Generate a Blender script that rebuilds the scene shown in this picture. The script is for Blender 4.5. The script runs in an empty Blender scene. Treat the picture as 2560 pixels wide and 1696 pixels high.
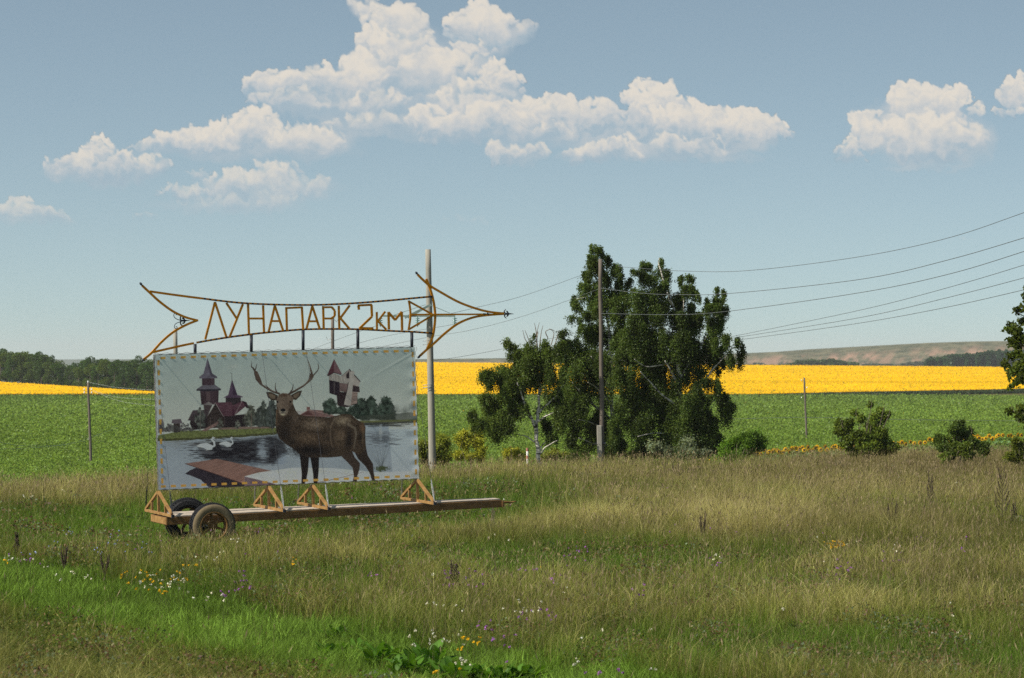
import bpy, bmesh, math, random
import numpy as np
from mathutils import Vector, Matrix
random.seed(7); rng = np.random.default_rng(7)
scn = bpy.context.scene
col = scn.collection
R = math.radians
# ------------------------------------------------------------------ camera
FPX = 8250.0; CX, HY = 1280.0, 905.0; CAMZ = 4.2      # long lens, level camera, horizon row
cam_d = bpy.data.cameras.new('camera'); cam = bpy.data.objects.new('camera', cam_d); col.objects.link(cam)
cam.location = (0, 0, CAMZ); cam.rotation_euler = (R(90), 0, 0)
cam_d.sensor_width = 36.0; cam_d.lens = FPX/2560*36.0
cam_d.shift_y = (HY-848)/2560.0
cam_d.clip_start = 0.5; cam_d.clip_end = 60000
cam_d.dof.use_dof = True; cam_d.dof.focus_distance = 80.0; cam_d.dof.aperture_fstop = 5.0
scn.camera = cam
# ------------------------------------------------------------------ sky and sun
SUN_EL, SUN_AZ = R(42), R(-116)       # azimuth clockwise from +Y (the view direction)
w = bpy.data.worlds.new('World'); scn.world = w; w.use_nodes = True
nt = w.node_tree; nt.nodes.clear()
sky = nt.nodes.new('ShaderNodeTexSky'); sky.sky_type = 'NISHITA'; sky.sun_disc = False
sky.sun_elevation = SUN_EL; sky.sun_rotation = SUN_AZ
sky.air_density = 1.0; sky.dust_density = 1.2; sky.ozone_density = 1.0; sky.altitude = 150
bg = nt.nodes.new('ShaderNodeBackground'); bg.inputs['Strength'].default_value = 0.115
out = nt.nodes.new('ShaderNodeOutputWorld')
tc = nt.nodes.new('ShaderNodeTexCoord')
mp = nt.nodes.new('ShaderNodeMapping'); mp.inputs['Scale'].default_value = (1, 1, 2.2); mp.inputs['Location'].default_value = (0, 0, 0.075)
nrm = nt.nodes.new('ShaderNodeVectorMath'); nrm.operation = 'NORMALIZE'
nt.links.new(tc.outputs['Generated'], mp.inputs['Vector']); nt.links.new(mp.outputs['Vector'], nrm.inputs[0])
nt.links.new(nrm.outputs['Vector'], sky.inputs['Vector'])
hs = nt.nodes.new('ShaderNodeHueSaturation'); hs.inputs['Saturation'].default_value = 0.80
nt.links.new(sky.outputs['Color'], hs.inputs['Color'])
tint = nt.nodes.new('ShaderNodeMix'); tint.data_type = 'RGBA'; tint.blend_type = 'MULTIPLY'; tint.inputs[0].default_value = 1; tint.inputs[7].default_value = (.95, 1.01, .91, 1)
nt.links.new(hs.outputs['Color'], tint.inputs[6]); nt.links.new(tint.outputs[2], bg.inputs['Color']); nt.links.new(bg.outputs['Background'], out.inputs['Surface'])
sd = bpy.data.lights.new('sun', 'SUN'); sun = bpy.data.objects.new('sun', sd); col.objects.link(sun)
sd.energy = 5.0; sd.angle = R(0.53); sd.color = (1.0, 0.94, 0.82)
sv = Vector((math.sin(SUN_AZ)*math.cos(SUN_EL), math.cos(SUN_AZ)*math.cos(SUN_EL), math.sin(SUN_EL)))
sun.rotation_euler = sv.to_track_quat('Z', 'Y').to_euler(); sun.location = (-30, 0, 60)
scn.view_settings.view_transform = 'Standard'; scn.view_settings.look = 'None'
scn.view_settings.exposure = 0.14; scn.view_settings.gamma = 1.0
scn.cycles.max_bounces = 6; scn.cycles.diffuse_bounces = 2; scn.cycles.transparent_max_bounces = 8
scn.cycles.use_denoising = False
scn.render.film_transparent = False
# ------------------------------------------------------------------ helpers
def s2l(c):
    c = np.asarray(c, float)/255.0
    return np.where(c <= .04045, c/12.92, ((c+.055)/1.055)**2.4)
def W(px, py, h=0.0):                 # point of height h seen along a line of sight that meets the flat meadow
    D = (CAMZ-h)*FPX/(py-HY); return Vector(((px-CX)/FPX*D, D, h))
def at(px, py, D): return Vector(((px-CX)/FPX*D, D, CAMZ-(py-HY)/FPX*D))
def _hash(ix, iy, seed):
    n = (ix*374761393 + iy*668265263 + seed*1442695041) & 0xffffffff
    n = ((n ^ (n >> 13))*1274126177) & 0xffffffff
    return ((n ^ (n >> 16)) & 0xffff)/65535.0
def vnoise(x, y, seed=0):
    x = np.asarray(x, float); y = np.asarray(y, float)
    ix = np.floor(x).astype(np.int64); iy = np.floor(y).astype(np.int64)
    fx = x-ix; fy = y-iy; fx = fx*fx*(3-2*fx); fy = fy*fy*(3-2*fy)
    a = _hash(ix, iy, seed); b = _hash(ix+1, iy, seed); c = _hash(ix, iy+1, seed); d = _hash(ix+1, iy+1, seed)
    return (a*(1-fx)+b*fx)*(1-fy)+(c*(1-fx)+d*fx)*fy
def fbm(x, y, seed=0, o=4):
    s = 0; a = .5; t = 0
    for k in range(o):
        s = s+a*vnoise(x*2**k, y*2**k, seed+k*17); t += a; a *= .5
    return s/t
def sstep(a, b, x):
    t = np.clip((x-a)/(b-a), 0, 1); return t*t*(3-2*t)
def setp(o, label=None, cat=None, group=None, kind=None):
    if label: o['label'] = label
    if cat: o['category'] = cat
    if group: o['group'] = group
    if kind: o['kind'] = kind
    return o
def empty(name, loc=(0,0,0), rz=0):
    o = bpy.data.objects.new(name, None); col.objects.link(o); o.location = loc; o.rotation_euler = (0, 0, rz)
    o.empty_display_size = .3; return o
def npmesh(name, V, F, mat, colr=None, parent=None, smooth=False, mi=None):
    """V (n,3), F (m,k) with one k, or a list of such arrays"""
    me = bpy.data.meshes.new(name)
    V = np.ascontiguousarray(V, np.float32)
    Fs = F if isinstance(F, list) else [F]
    Fs = [np.asarray(f, np.int32) for f in Fs if len(f)]
    me.vertices.add(len(V)); me.vertices.foreach_set('co', V.ravel())
    loops = np.concatenate([f.ravel() for f in Fs]).astype(np.int32)
    tot = np.concatenate([np.full(len(f), f.shape[1], np.int32) for f in Fs])
    st = np.concatenate([[0], np.cumsum(tot)[:-1]]).astype(np.int32)
    me.loops.add(len(loops)); me.loops.foreach_set('vertex_index', loops)
    me.polygons.add(len(tot)); me.polygons.foreach_set('loop_start', st); me.polygons.foreach_set('loop_total', tot)
    me.polygons.foreach_set('use_smooth', np.full(len(tot), smooth, bool))
    me.update(calc_edges=True)
    if colr is not None:
        a = me.color_attributes.new('Col', 'FLOAT_COLOR', 'POINT')
        c = np.ones((len(V), 4), np.float32); colr = np.asarray(colr); c[:, :colr.shape[1]] = colr
        a.data.foreach_set('color', c.ravel())
    me.materials.append(mat)
    o = bpy.data.objects.new(name, me); col.objects.link(o)
    if parent is not None: o.parent = parent
    return o
class MB:
    def __init__(s): s.v = []; s.f = []
    def add(s, vs, fs):
        n = len(s.v); s.v += [tuple(v) for v in vs]; s.f += [tuple(i+n for i in f) for f in fs]
    def box(s, a, b):
        x0, y0, z0 = a; x1, y1, z1 = b
        s.add([(x0,y0,z0),(x1,y0,z0),(x1,y1,z0),(x0,y1,z0),(x0,y0,z1),(x1,y0,z1),(x1,y1,z1),(x0,y1,z1)],
              [(0,3,2,1),(4,5,6,7),(0,1,5,4),(1,2,6,5),(2,3,7,6),(3,0,4,7)])
    def bar(s, p, q, wd, dp, up=(0,1,0)):      # rectangular bar: wd in the plane across, dp along 'up'
        p = Vector(p); q = Vector(q); d = (q-p).normalized(); u = Vector(up); u = (u-d*u.dot(d)).normalized(); n = d.cross(u)
        vs = []
        for e in (p, q):
            for a, b in ((-1,-1),(1,-1),(1,1),(-1,1)): vs.append(e+n*(a*wd/2)+u*(b*dp/2))
        s.add(vs, [(0,1,2,3),(7,6,5,4),(0,4,5,1),(1,5,6,2),(2,6,7,3),(3,7,4,0)])
    def ribbon(s, pts, wd, dp, up=(0,1,0)):   # bent square tube through pts
        pts = [Vector(p) for p in pts]; u = Vector(up); vs = []; n = len(pts)
        for i, p in enumerate(pts):
            d = (pts[min(i+1, n-1)]-pts[max(i-1, 0)]).normalized(); nn = d.cross(u).normalized()
            for a, b in ((-1,-1),(1,-1),(1,1),(-1,1)): vs.append(p+nn*(a*wd/2)+u*(b*dp/2))
        fs = [(0,1,2,3), tuple(4*(n-1)+k for k in (3,2,1,0))]
        for i in range(n-1):
            for k in range(4):
                a = 4*i+k; b = 4*i+(k+1) % 4; fs.append((a, a+4, b+4, b))
        s.add(vs, fs)
    def tube(s, pts, rad, seg=6, cap=True):
        pts = [Vector(p) for p in pts]; n = len(pts)
        rad = rad if isinstance(rad, (list, tuple)) else [rad]*n
        vs = []; fs = []; u = None
        for i, p in enumerate(pts):
            d = (pts[min(i+1, n-1)]-pts[max(i-1, 0)])
            d = d.normalized() if d.length > 1e-9 else Vector((0, 0, 1))
            if u is None:
                u = d.cross(Vector((0, 1, 0)) if abs(d.y) < .9 else Vector((1, 0, 0))).normalized()
            u = (u-d*u.dot(d)).normalized(); vv = d.cross(u)
            for k in range(seg):
                a = 2*math.pi*k/seg; vs.append(p+(u*math.cos(a)+vv*math.sin(a))*rad[i])
        for i in range(n-1):
            for k in range(seg):
                a = i*seg+k; b = i*seg+(k+1) % seg; fs.append((a, b, b+seg, a+seg))
        if cap: fs += [tuple(range(seg))[::-1], tuple((n-1)*seg+k for k in range(seg))]
        s.add(vs, fs)
    def lathe(s, prof, seg=40, c=(0,0,0), closed=False):   # profile (radius, y) round the local y axis
        n = len(prof); vs = []; fs = []
        for k in range(seg):
            a = 2*math.pi*k/seg
            for r, y in prof: vs.append((c[0]+r*math.cos(a), c[1]+y, c[2]+r*math.sin(a)))
        m = n if closed else n-1
        for k in range(seg):
            for i in range(m):
                a = k*n+i; b = k*n+(i+1) % n; k2 = (k+1) % seg
                fs.append((a, b, k2*n+(i+1) % n, k2*n+i))
        s.add(vs, fs)
    def build(s, name, mat, parent=None, smooth=False, bevel=0):
        me = bpy.data.meshes.new(name); me.from_pydata(s.v, [], s.f)
        bm = bmesh.new(); bm.from_mesh(me); bmesh.ops.recalc_face_normals(bm, faces=bm.faces); bm.to_mesh(me); bm.free()
        if smooth: me.polygons.foreach_set('use_smooth', [True]*len(me.polygons))
        me.materials.append(mat); me.update()
        o = bpy.data.objects.new(name, me); col.objects.link(o)
        if parent is not None: o.parent = parent
        if bevel:
            b = o.modifiers.new('bevel', 'BEVEL'); b.width = bevel; b.segments = 1; b.limit_method = 'ANGLE'
        return o
def nodes(name):
    m = bpy.data.materials.new(name); m.use_nodes = True; m.node_tree.nodes.clear(); return m, m.node_tree
def N(t, kind, **kw):
    n = t.nodes.new(kind)
    for k, v in kw.items():
        if k in n.inputs.keys(): n.inputs[k].default_value = v
        else: setattr(n, k, v)
    return n
def pm(name, c1, c2, scale=8, rough=.7, metal=0, bump=.2, stretch=(1,1,1), lo=.35, hi=.65, detail=5, coord='Object', spec=.3):
    m, t = nodes(name); L = t.links.new
    o = N(t, 'ShaderNodeOutputMaterial'); p = N(t, 'ShaderNodeBsdfPrincipled', Roughness=rough, Metallic=metal)
    p.inputs['Specular IOR Level'].default_value = spec
    tcn = N(t, 'ShaderNodeTexCoord'); mpn = N(t, 'ShaderNodeMapping'); mpn.inputs['Scale'].default_value = stretch
    no = N(t, 'ShaderNodeTexNoise', Scale=scale, Detail=detail); no.inputs['Roughness'].default_value = .65
    cr = N(t, 'ShaderNodeValToRGB'); cr.color_ramp.elements[0].position = lo; cr.color_ramp.elements[1].position = hi
    cr.color_ramp.elements[0].color = (*c1, 1); cr.color_ramp.elements[1].color = (*c2, 1)
    L(tcn.outputs[coord], mpn.inputs['Vector']); L(mpn.outputs['Vector'], no.inputs['Vector']); L(no.outputs['Fac'], cr.inputs['Fac'])
    L(cr.outputs['Color'], p.inputs['Base Color'])
    if bump:
        b = N(t, 'ShaderNodeBump', Strength=bump, Distance=.02); L(no.outputs['Fac'], b.inputs['Height']); L(b.outputs['Normal'], p.inputs['Normal'])
    L(p.outputs['BSDF'], o.inputs['Surface']); return m
def leafmat(name, trans=.3, gloss=0.0):
    m, t = nodes(name); L = t.links.new
    o = N(t, 'ShaderNodeOutputMaterial'); a = N(t, 'ShaderNodeVertexColor', layer_name='Col')
    d = N(t, 'ShaderNodeBsdfDiffuse'); tr = N(t, 'ShaderNodeBsdfTranslucent'); mx = N(t, 'ShaderNodeMixShader', Fac=trans)
    g = N(t, 'ShaderNodeMix', data_type='RGBA', blend_type='MULTIPLY'); g.inputs[0].default_value = 1; g.inputs[7].default_value = (1.15, 1.1, .5, 1)
    L(a.outputs['Color'], d.inputs['Color']); L(a.outputs['Color'], g.inputs[6]); L(g.outputs[2], tr.inputs['Color'])
    L(d.outputs[0], mx.inputs[1]); L(tr.outputs[0], mx.inputs[2]); res = mx.outputs[0]
    if gloss:
        gl = N(t, 'ShaderNodeBsdfGlossy', Roughness=.45); gl.inputs['Color'].default_value = (1, 1, 1, 1); m2 = N(t, 'ShaderNodeMixShader', Fac=gloss)
        L(res, m2.inputs[1]); L(gl.outputs[0], m2.inputs[2]); res = m2.outputs[0]
    L(res, o.inputs['Surface']); return m
M_leaf = leafmat('foliage', .42, .01); M_grass = leafmat('grass', .32, .0); M_bark_col = leafmat('petal', .2)
# ------------------------------------------------------------------ ground
def edgeD(x, y): return 118+1.05*x*np.clip(118/np.maximum(y, 1), 0, 1.2)
def G(x, y):
    x = np.asarray(x, float); y = np.asarray(y, float)
    z = .12*(fbm(x*.12, y*.12, 3, 3)-.5)
    # verge bank rising towards the camera on the left
    nx, ny = -.906, -.423
    d = (x+10.5)*nx+(y-68)*ny            # distance past the verge line
    z = z+np.clip(d, 0, 60)*.045*sstep(0, 8, d)+1.5*sstep(60, 90, d)
    e = edgeD(x, y)
    fall = sstep(-4, 66, y-e)
    z = z*(1-fall)-4.3*fall
    z = z-1.3*sstep(260, 890, y)
    crest = np.clip(2.3-1.8*(x/np.maximum(y, 1))/.15, -.5, 3.2)
    crest = crest*sstep(-.112, -.085, x/np.maximum(y, 1))-7.5*(1-sstep(-.112, -.085, x/np.maximum(y, 1)))*sstep(1000, 1300, y)+crest*(1-sstep(-.112, -.085, x/np.maximum(y, 1)))*(1-sstep(1000, 1300, y))
    up = np.clip((y-893)/(1520-893), 0, 1); up = np.where(up < 1, np.sin(up*math.pi/2)**1.0, 1)
    z = z+(crest+5.6)*up
    z = z-30*sstep(1520, 2600, y)
    return z
rows = np.concatenate([np.linspace(-60, 30, 19)[:-1], np.linspace(30, 150, 121)[:-1], np.geomspace(150, 12500, 190)])
uu = np.linspace(-1, 1, 201)
us = .17*uu+1.6*np.sign(uu)*np.abs(uu)**7
YY, UU = np.meshgrid(rows, us, indexing='ij')
XX = UU*(np.maximum(YY, 0)+60)
ZZ = G(XX, YY)
nr, nc = XX.shape
idx = np.arange(nr*nc).reshape(nr, nc)
Fq = np.stack([idx[:-1, :-1], idx[:-1, 1:], idx[1:, 1:], idx[1:, :-1]], -1).reshape(-1, 4)
def ground_mat():
    m, t = nodes('ground_soil'); L = t.links.new
    o = N(t, 'ShaderNodeOutputMaterial'); d = N(t, 'ShaderNodeBsdfDiffuse')
    a = N(t, 'ShaderNodeVertexColor', layer_name='Col'); g = N(t, 'ShaderNodeTexCoord')
    n = N(t, 'ShaderNodeTexNoise', Scale=1.3, Detail=8); cr = N(t, 'ShaderNodeMapRange'); cr.inputs['To Min'].default_value = .45; cr.inputs['To Max'].default_value = 1.55
    mx = N(t, 'ShaderNodeMix', data_type='RGBA', blend_type='MULTIPLY'); mx.inputs[0].default_value = 1
    L(g.outputs['Object'], n.inputs['Vector']); L(n.outputs['Fac'], cr.inputs['Value']); L(a.outputs['Color'], mx.inputs[6]); L(cr.outputs[0], mx.inputs[7])
    L(mx.outputs[2], d.inputs['Color']); L(d.outputs[0], o.inputs['Surface']); return m
gx, gy = XX.ravel(), YY.ravel()
gc = np.tile(np.array([[.075, .075, .03]]), (len(gx), 1))
gc[gy > 880] = (.10, .09, .035)
gc[gy > 1550] = (.06, .085, .04)
path = (gy > 868) & (gy < 905) & (gx/gy > .138)
gc[path] = (.27, .20, .12)
setp(npmesh('ground', np.stack([gx, gy, ZZ.ravel()], -1), Fq, ground_mat(), gc, smooth=True), 'meadow, field and valley ground', None, None, 'structure')
# ------------------------------------------------------------------ far hills
def hill_mat():
    m, t = nodes('eroded_hillside'); L = t.links.new
    o = N(t, 'ShaderNodeOutputMaterial'); d = N(t, 'ShaderNodeBsdfDiffuse')
    tcn = N(t, 'ShaderNodeTexCoord'); sep = N(t, 'ShaderNodeSeparateXYZ'); L(tcn.outputs['Object'], sep.inputs[0])
    sh = N(t, 'ShaderNodeMath', operation='MULTIPLY_ADD'); L(sep.outputs[2], sh.inputs[0]); sh.inputs[1].default_value = -1.3; L(sep.outputs[0], sh.inputs[2])
    cb = N(t, 'ShaderNodeCombineXYZ'); L(sh.outputs[0], cb.inputs[0]); L(sep.outputs[2], cb.inputs[2])
    mp = N(t, 'ShaderNodeMapping'); mp.inputs['Scale'].default_value = (.055, 1, .05); L(cb.outputs[0], mp.inputs[0])
    n = N(t, 'ShaderNodeTexNoise', Scale=1.0, Detail=7); n.inputs['Roughness'].default_value = .62; L(mp.outputs[0], n.inputs['Vector'])
    cr = N(t, 'ShaderNodeValToRGB'); e = cr.color_ramp.elements; e[0].position = .44; e[1].position = .56; e[0].color = (.05, .05, .05, 1); e[1].color = (1, 1, 1, 1); L(n.outputs['Fac'], cr.inputs['Fac'])
    a = N(t, 'ShaderNodeVertexColor', layer_name='Col')         # red: how bare the slope is here
    s2 = N(t, 'ShaderNodeSeparateColor'); L(a.outputs['Color'], s2.inputs[0])
    mu = N(t, 'ShaderNodeMath', operation='MULTIPLY'); L(cr.outputs['Color'], mu.inputs[0]); L(s2.outputs[0], mu.inputs[1])
    n2 = N(t, 'ShaderNodeTexNoise', Scale=.05, Detail=9); L(tcn.outputs['Object'], n2.inputs['Vector'])
    c2 = N(t, 'ShaderNodeValToRGB'); c2.color_ramp.elements[0].position = .35; c2.color_ramp.elements[1].position = .7
    c2.color_ramp.elements[0].color = (.05, .06, .028, 1); c2.color_ramp.elements[1].color = (.17, .155, .085, 1); L(n2.outputs['Fac'], c2.inputs['Fac'])
    mx = N(t, 'ShaderNodeMix', data_type='RGBA'); L(mu.outputs[0], mx.inputs[0]); L(c2.outputs['Color'], mx.inputs[6]); mx.inputs[7].default_value = (.40, .23, .155, 1)
    L(mx.outputs[2], d.inputs['Color']); L(d.outputs[0], o.inputs['Surface']); return m
pxs = np.linspace(1000, 3100, 420); prof_x = [1000, 1500, 1860, 2000, 2100, 2200, 2310, 2420, 2560, 2800, 3100]
prof_y = [899, 893, 883.5, 877.5, 872.5, 867, 858, 854.5, 853, 851, 850]
tops = np.interp(pxs, prof_x, prof_y)
vt = np.array([0, .12, .25, .4, .55, .7, .82, .92, 1.0, 1.06, 1.3])
V = []; C = []
for i, (p, tp) in enumerate(zip(pxs, tops)):
    for j, v in enumerate(vt):
        D = 4200+min(v, 1)*260+max(0, v-1)*6000
        ztop = CAMZ-(tp-HY)/FPX*4500
        vv = min(v, 1)
        gul = (vnoise(p*.09+v*1.2, v*.6, 5)-.5)*10*math.sin(math.pi*vv)
        prof = vv**.85
        z = -22+(ztop+22)*prof-(v > 1)*(v-1)*6+gul*.5
        x = (p-CX)/FPX*4500
        V.append((x+gul*.4, D+gul*3, z)); C.append((max(0, 1-abs(vv-.62)/.30)*(.35+.65*float(vnoise(p*.02, 2.5, 8))), 0, 0))
n1, n2 = len(pxs), len(vt); ii = np.arange(n1*n2).reshape(n1, n2)
F = np.stack([ii[:-1, :-1], ii[1:, :-1], ii[1:, 1:], ii[:-1, 1:]], -1).reshape(-1, 4)
setp(npmesh('hills', np.array(V), F, hill_mat(), np.clip(np.array(C)*1.5, 0, 1), smooth=True), 'long low hill with bare reddish erosion scars', None, None, 'structure')
pxs = np.linspace(-900, 3500, 300); V = []
for p in pxs:
    tp = 899.2+1.8*fbm(np.array(p*.006), np.array(0.), 9, 4)*2-1.8
    for v in (0, .5, 1, 1.3):
        V.append(((p-CX)/FPX*9600, 9000+v*600, -32+(CAMZ-(tp-HY)/FPX*9600+32)*min(v, 1)-(v > 1)*8))
ii = np.arange(len(pxs)*4).reshape(-1, 4); F = np.stack([ii[:-1, :-1], ii[1:, :-1], ii[1:, 1:], ii[:-1, 1:]], -1).reshape(-1, 4)
setp(npmesh('hills', np.array(V), F, pm('far_ridge', (.04, .07, .03), (.08, .10, .05), scale=.01, bump=0), smooth=True), 'distant wooded ridge along the horizon', None, None, 'structure')
# ------------------------------------------------------------------ clouds on the sky dome
def sky_dome():
    K = 1.0815
    x0, x1, y0, y1 = -500, 3060, -260, 600      # picture-sized angles of the patch, in 1/8250 rad
    st = 3.0; nx = int((x1-x0)/st)+1; ny = int((y1-y0)/st)+1
    X, Y = np.meshgrid(np.linspace(x0, x1, nx), np.linspace(y0, y1, ny))
    r = np.random.default_rng(11)
    bl = np.abs(fbm(X/30, Y/30, 27, 4)-.5)*2; bl2 = np.abs(fbm(X/12+7, Y/12, 29, 3)-.5)*2
    wx = (fbm(X/70, Y/70, 21, 4)-.5)*60+(bl-.2)*16+(bl2-.2)*4; wy = (fbm(X/70, Y/70, 33, 4)-.5)*50+(bl-.2)*22+(bl2-.2)*5
    wx -= wx.mean(); wy -= wy.mean(); XW, YW = X+wx, Y+wy
    A = np.zeros_like(X); Cc = np.zeros(X.shape+(3,)); 
    lit = s2l((228, 219, 206)); mid = s2l((199, 201, 202)); shd = s2l((160, 180, 193))
    # (cx, cy, rx, ry, puff radius, count, opacity, base row) in 2367-wide picture units
    bodies = [
     (905, 60, 70, 60, 34, 34, .75, 130), (850, 10, 45, 35, 24, 12, .5, 90), (985, 110, 30, 45, 22, 12, .6, 150),
     (1110, 60, 80, 45, 30, 44, .9, 120), (1180, 75, 60, 18, 18, 10, .45, 100), (1085, 120, 55, 30, 26, 18, .7, 150),
     (905, 108, 95, 42, 32, 40, .8, 190), (995, 150, 60, 50, 28, 26, .75, 235), (930, 50, 60, 45, 28, 22, .7, 130), (1075, 150, 50, 40, 26, 16, .6, 200),
     (880, 165, 150, 45, 34, 60, .8, 235), (640, 205, 80, 42, 30, 40, .85, 240), (790, 195, 110, 40, 30, 34, .7, 240),
     (1010, 180, 90, 60, 34, 30, .65, 240), (760, 235, 190, 25, 30, 36, .55, 265),
     (1135, 185, 38, 45, 22, 26, .9, 240), (1170, 200, 42, 40, 20, 18, .85, 250), (1080, 230, 90, 45, 30, 44, .9, 300), (1000, 285, 45, 38, 24, 22, .85, 332),
     (1130, 285, 130, 42, 34, 40, .8, 335), (1240, 255, 70, 40, 26, 24, .8, 320), (1350, 270, 95, 42, 30, 44, .9, 320), (1260, 300, 90, 25, 26, 18, .6, 325),
     (1515, 240, 68, 55, 30, 60, 1.0, 320), (1480, 275, 40, 40, 22, 22, .95, 320), (1590, 285, 80, 45, 28, 44, .95, 345), (1690, 290, 60, 38, 24, 32, .95, 345), (1770, 295, 50, 34, 20, 26, .9, 340), (1815, 312, 22, 12, 10, 8, .5, 325),
     (1560, 335, 150, 32, 28, 34, .75, 372), (1390, 350, 90, 22, 22, 28, .8, 372), (1160, 358, 40, 24, 18, 18, .7, 386), (1230, 345, 45, 12, 12, 10, .6, 360),
     (2110, 240, 62, 50, 30, 46, .95, 350), (2200, 245, 42, 48, 24, 30, .95, 350), (2040, 305, 70, 48, 28, 38, .9, 385), (2130, 320, 110, 50, 32, 44, .85, 388), (1965, 345, 32, 30, 16, 14, .7, 385), (2215, 320, 60, 45, 26, 20, .6, 370), (2255, 255, 14, 20, 9, 6, .6, 300),
     (2345, 215, 38, 38, 24, 24, .95, 282), (2420, 200, 80, 60, 34, 40, .95, 290), (2330, 262, 50, 14, 14, 10, .6, 285),
     (400, 335, 80, 28, 22, 34, .8, 362), (490, 320, 80, 34, 24, 40, .85, 365), (600, 300, 65, 45, 24, 34, .8, 370), (690, 325, 90, 36, 28, 30, .6, 375), (760, 330, 40, 35, 18, 10, .5, 355),
     (860, 285, 120, 26, 26, 20, .4, 305), (325, 345, 40, 20, 14, 8, .35, 360),
     (225, 345, 34, 40, 20, 24, .8, 410), (230, 385, 95, 36, 26, 44, .75, 425), (150, 390, 45, 26, 16, 16, .6, 425), (350, 390, 45, 24, 18, 16, .55, 415),
     (520, 420, 62, 34, 22, 32, .72, 465), (430, 445, 65, 18, 16, 18, .5, 460), (620, 410, 60, 30, 22, 22, .7, 460), (690, 430, 95, 28, 24, 22, .4, 480), (560, 465, 170, 16, 18, 18, .3, 485), (680, 392, 30, 14, 10, 8, .4, 410), (450, 405, 22, 18, 10, 6, .3, 430),
     (40, 480, 40, 26, 18, 22, .7, 518), (100, 500, 62, 18, 14, 18, .6, 520), (-60, 490, 70, 34, 22, 20, .7, 520), (335, 500, 28, 12, 10, 6, .22, 515), (2240, 552, 26, 8, 9, 5, .18, 565),
     (-260, 300, 120, 50, 30, 50, .9, 360), (2620, 330, 120, 50, 30, 50, .9, 390), (2500, 470, 80, 22, 22, 20, .4, 495), (1080, 505, 60, 8, 10, 5, .12, 515)]
    lx, ly, lz = -.55, -.70, .45
    puffs = []
    for bi, (cx, cy, rx, ry, pr, n, op, base) in enumerate(bodies):
        q = max(rx, ry)
        for k in range(max(3, int((rx*ry)/(pr*pr)*1.6))):         # broad soft core, in the shade of the cloud
            a = r.uniform(0, 2*math.pi); q = math.sqrt(r.uniform(0, 1))*.72
            puffs.append((bi//6, 0, (cx+rx*q*math.cos(a))*K, (cy+ry*q*math.sin(a)*.8+ry*.1)*K, pr*1.15*K, op, base*K, cy*K, ry*K, 0))
        for k in range(int(n*1.5)):
            a = r.uniform(0, 2*math.pi); q = math.sqrt(r.uniform(0, 1))
            x = cx+rx*q*math.cos(a); y = cy+ry*q*math.sin(a)
            rad = pr*r.uniform(.30, .85)*(1.05-.4*q)
            y = min(y, base-rad*.35)
            puffs.append((bi//6, 10+(y-cy)/ry*6+r.normal(0, 3), x*K, y*K, rad*K, op, base*K, cy*K, ry*K, 1))
        for k in range(int(n*.5)):               # small bright knobs on the upper rim
            a = r.uniform(math.pi*1.0, math.pi*1.97)
            x = cx+rx*.9*math.cos(a); y = cy+ry*.9*math.sin(a); rad = pr*r.uniform(.20, .45)
            if y < base-rad: puffs.append((bi//6, 8+r.normal(0, 3), x*K, y*K, rad*K, op*.9, base*K, cy*K, ry*K, 1))
    for cx, cy, rx, ry, op in [(850, 215, 210, 45, .62), (780, 255, 150, 26, .5), (960, 130, 100, 70, .55), (1080, 240, 130, 70, .75), (1130, 290, 140, 40, .7), (1320, 300, 190, 34, .6), (1110, 90, 70, 60, .5), (1170, 85, 60, 25, .5), (1540, 320, 220, 48, .75), (1680, 320, 110, 36, .7),
                           (2120, 300, 130, 75, .75), (2240, 330, 60, 50, .5), (560, 340, 220, 34, .65), (730, 335, 110, 34, .5), (860, 300, 130, 26, .4), (240, 395, 130, 34, .6), (620, 440, 170, 36, .55), (540, 475, 180, 18, .3), (60, 505, 110, 20, .5), (1190, 355, 70, 22, .6), (1400, 355, 110, 18, .6), (1640, 362, 130, 12, .4), (2140, 380, 110, 10, .35)]:
        puffs.append((-1, 0, cx*K, cy*K, 1.0, op, (cy+ry)*K, cy*K, ry*K, (rx*K*1.1, ry*K*1.15)))
    puffs.sort(key=lambda p: (p[0], p[1]))
    tex = fbm(X/34, Y/26, 5, 4)-.5
    for _, _, x, y, rad, op, base, cy, ry, kind in puffs:
        i0 = int((x-rad*1.4-55-x0)/st); i1 = int((x+rad*1.4+55-x0)/st)+1; j0 = int((y-rad*1.4-55-y0)/st); j1 = int((y+rad*1.4+55-y0)/st)+1
        i0 = max(i0, 0); j0 = max(j0, 0); i1 = min(i1, nx); j1 = min(j1, ny)
        if isinstance(kind, tuple):          # thin grey-white veil between the heaps
            sl = (slice(0, ny), slice(0, nx))
            d = ((XW-x)/kind[0])**2+((YW-y)/kind[1])**2
            a_ = np.clip((1.15-d), 0, 1); a_ = a_*a_*(3-2*a_)*min(1, op*1.5)*(.75+.7*(tex+.1)); a_ = np.clip(a_, 0, 1)[..., None]
            vb = np.clip(.52-.30*(YW-y)/kind[1]+.6*tex, 0, 1)[..., None]; vc = shd+(mid-shd)*vb
            An = a_[..., 0]+A*(1-a_[..., 0]); Cc[:] = np.where(An[..., None] > 1e-4, (vc*a_+Cc*A[..., None]*(1-a_))/np.maximum(An, 1e-4)[..., None], Cc); A[:] = An
            continue
        if i1 <= i0 or j1 <= j0: continue
        sl = (slice(j0, j1), slice(i0, i1))
        xs = (XW[sl]-x)/rad; ys = (YW[sl]-y)/rad
        d2 = xs*xs+ys*ys
        nz = np.sqrt(np.clip(1-d2, 0, 1))
        soft = (.68 if kind else 1.0)+.25*np.clip((YW[sl]-cy)/ry*.5+.3, 0, 1)
        al = sstep(0, 1, np.clip((1-d2)/soft, 0, 1))
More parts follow.
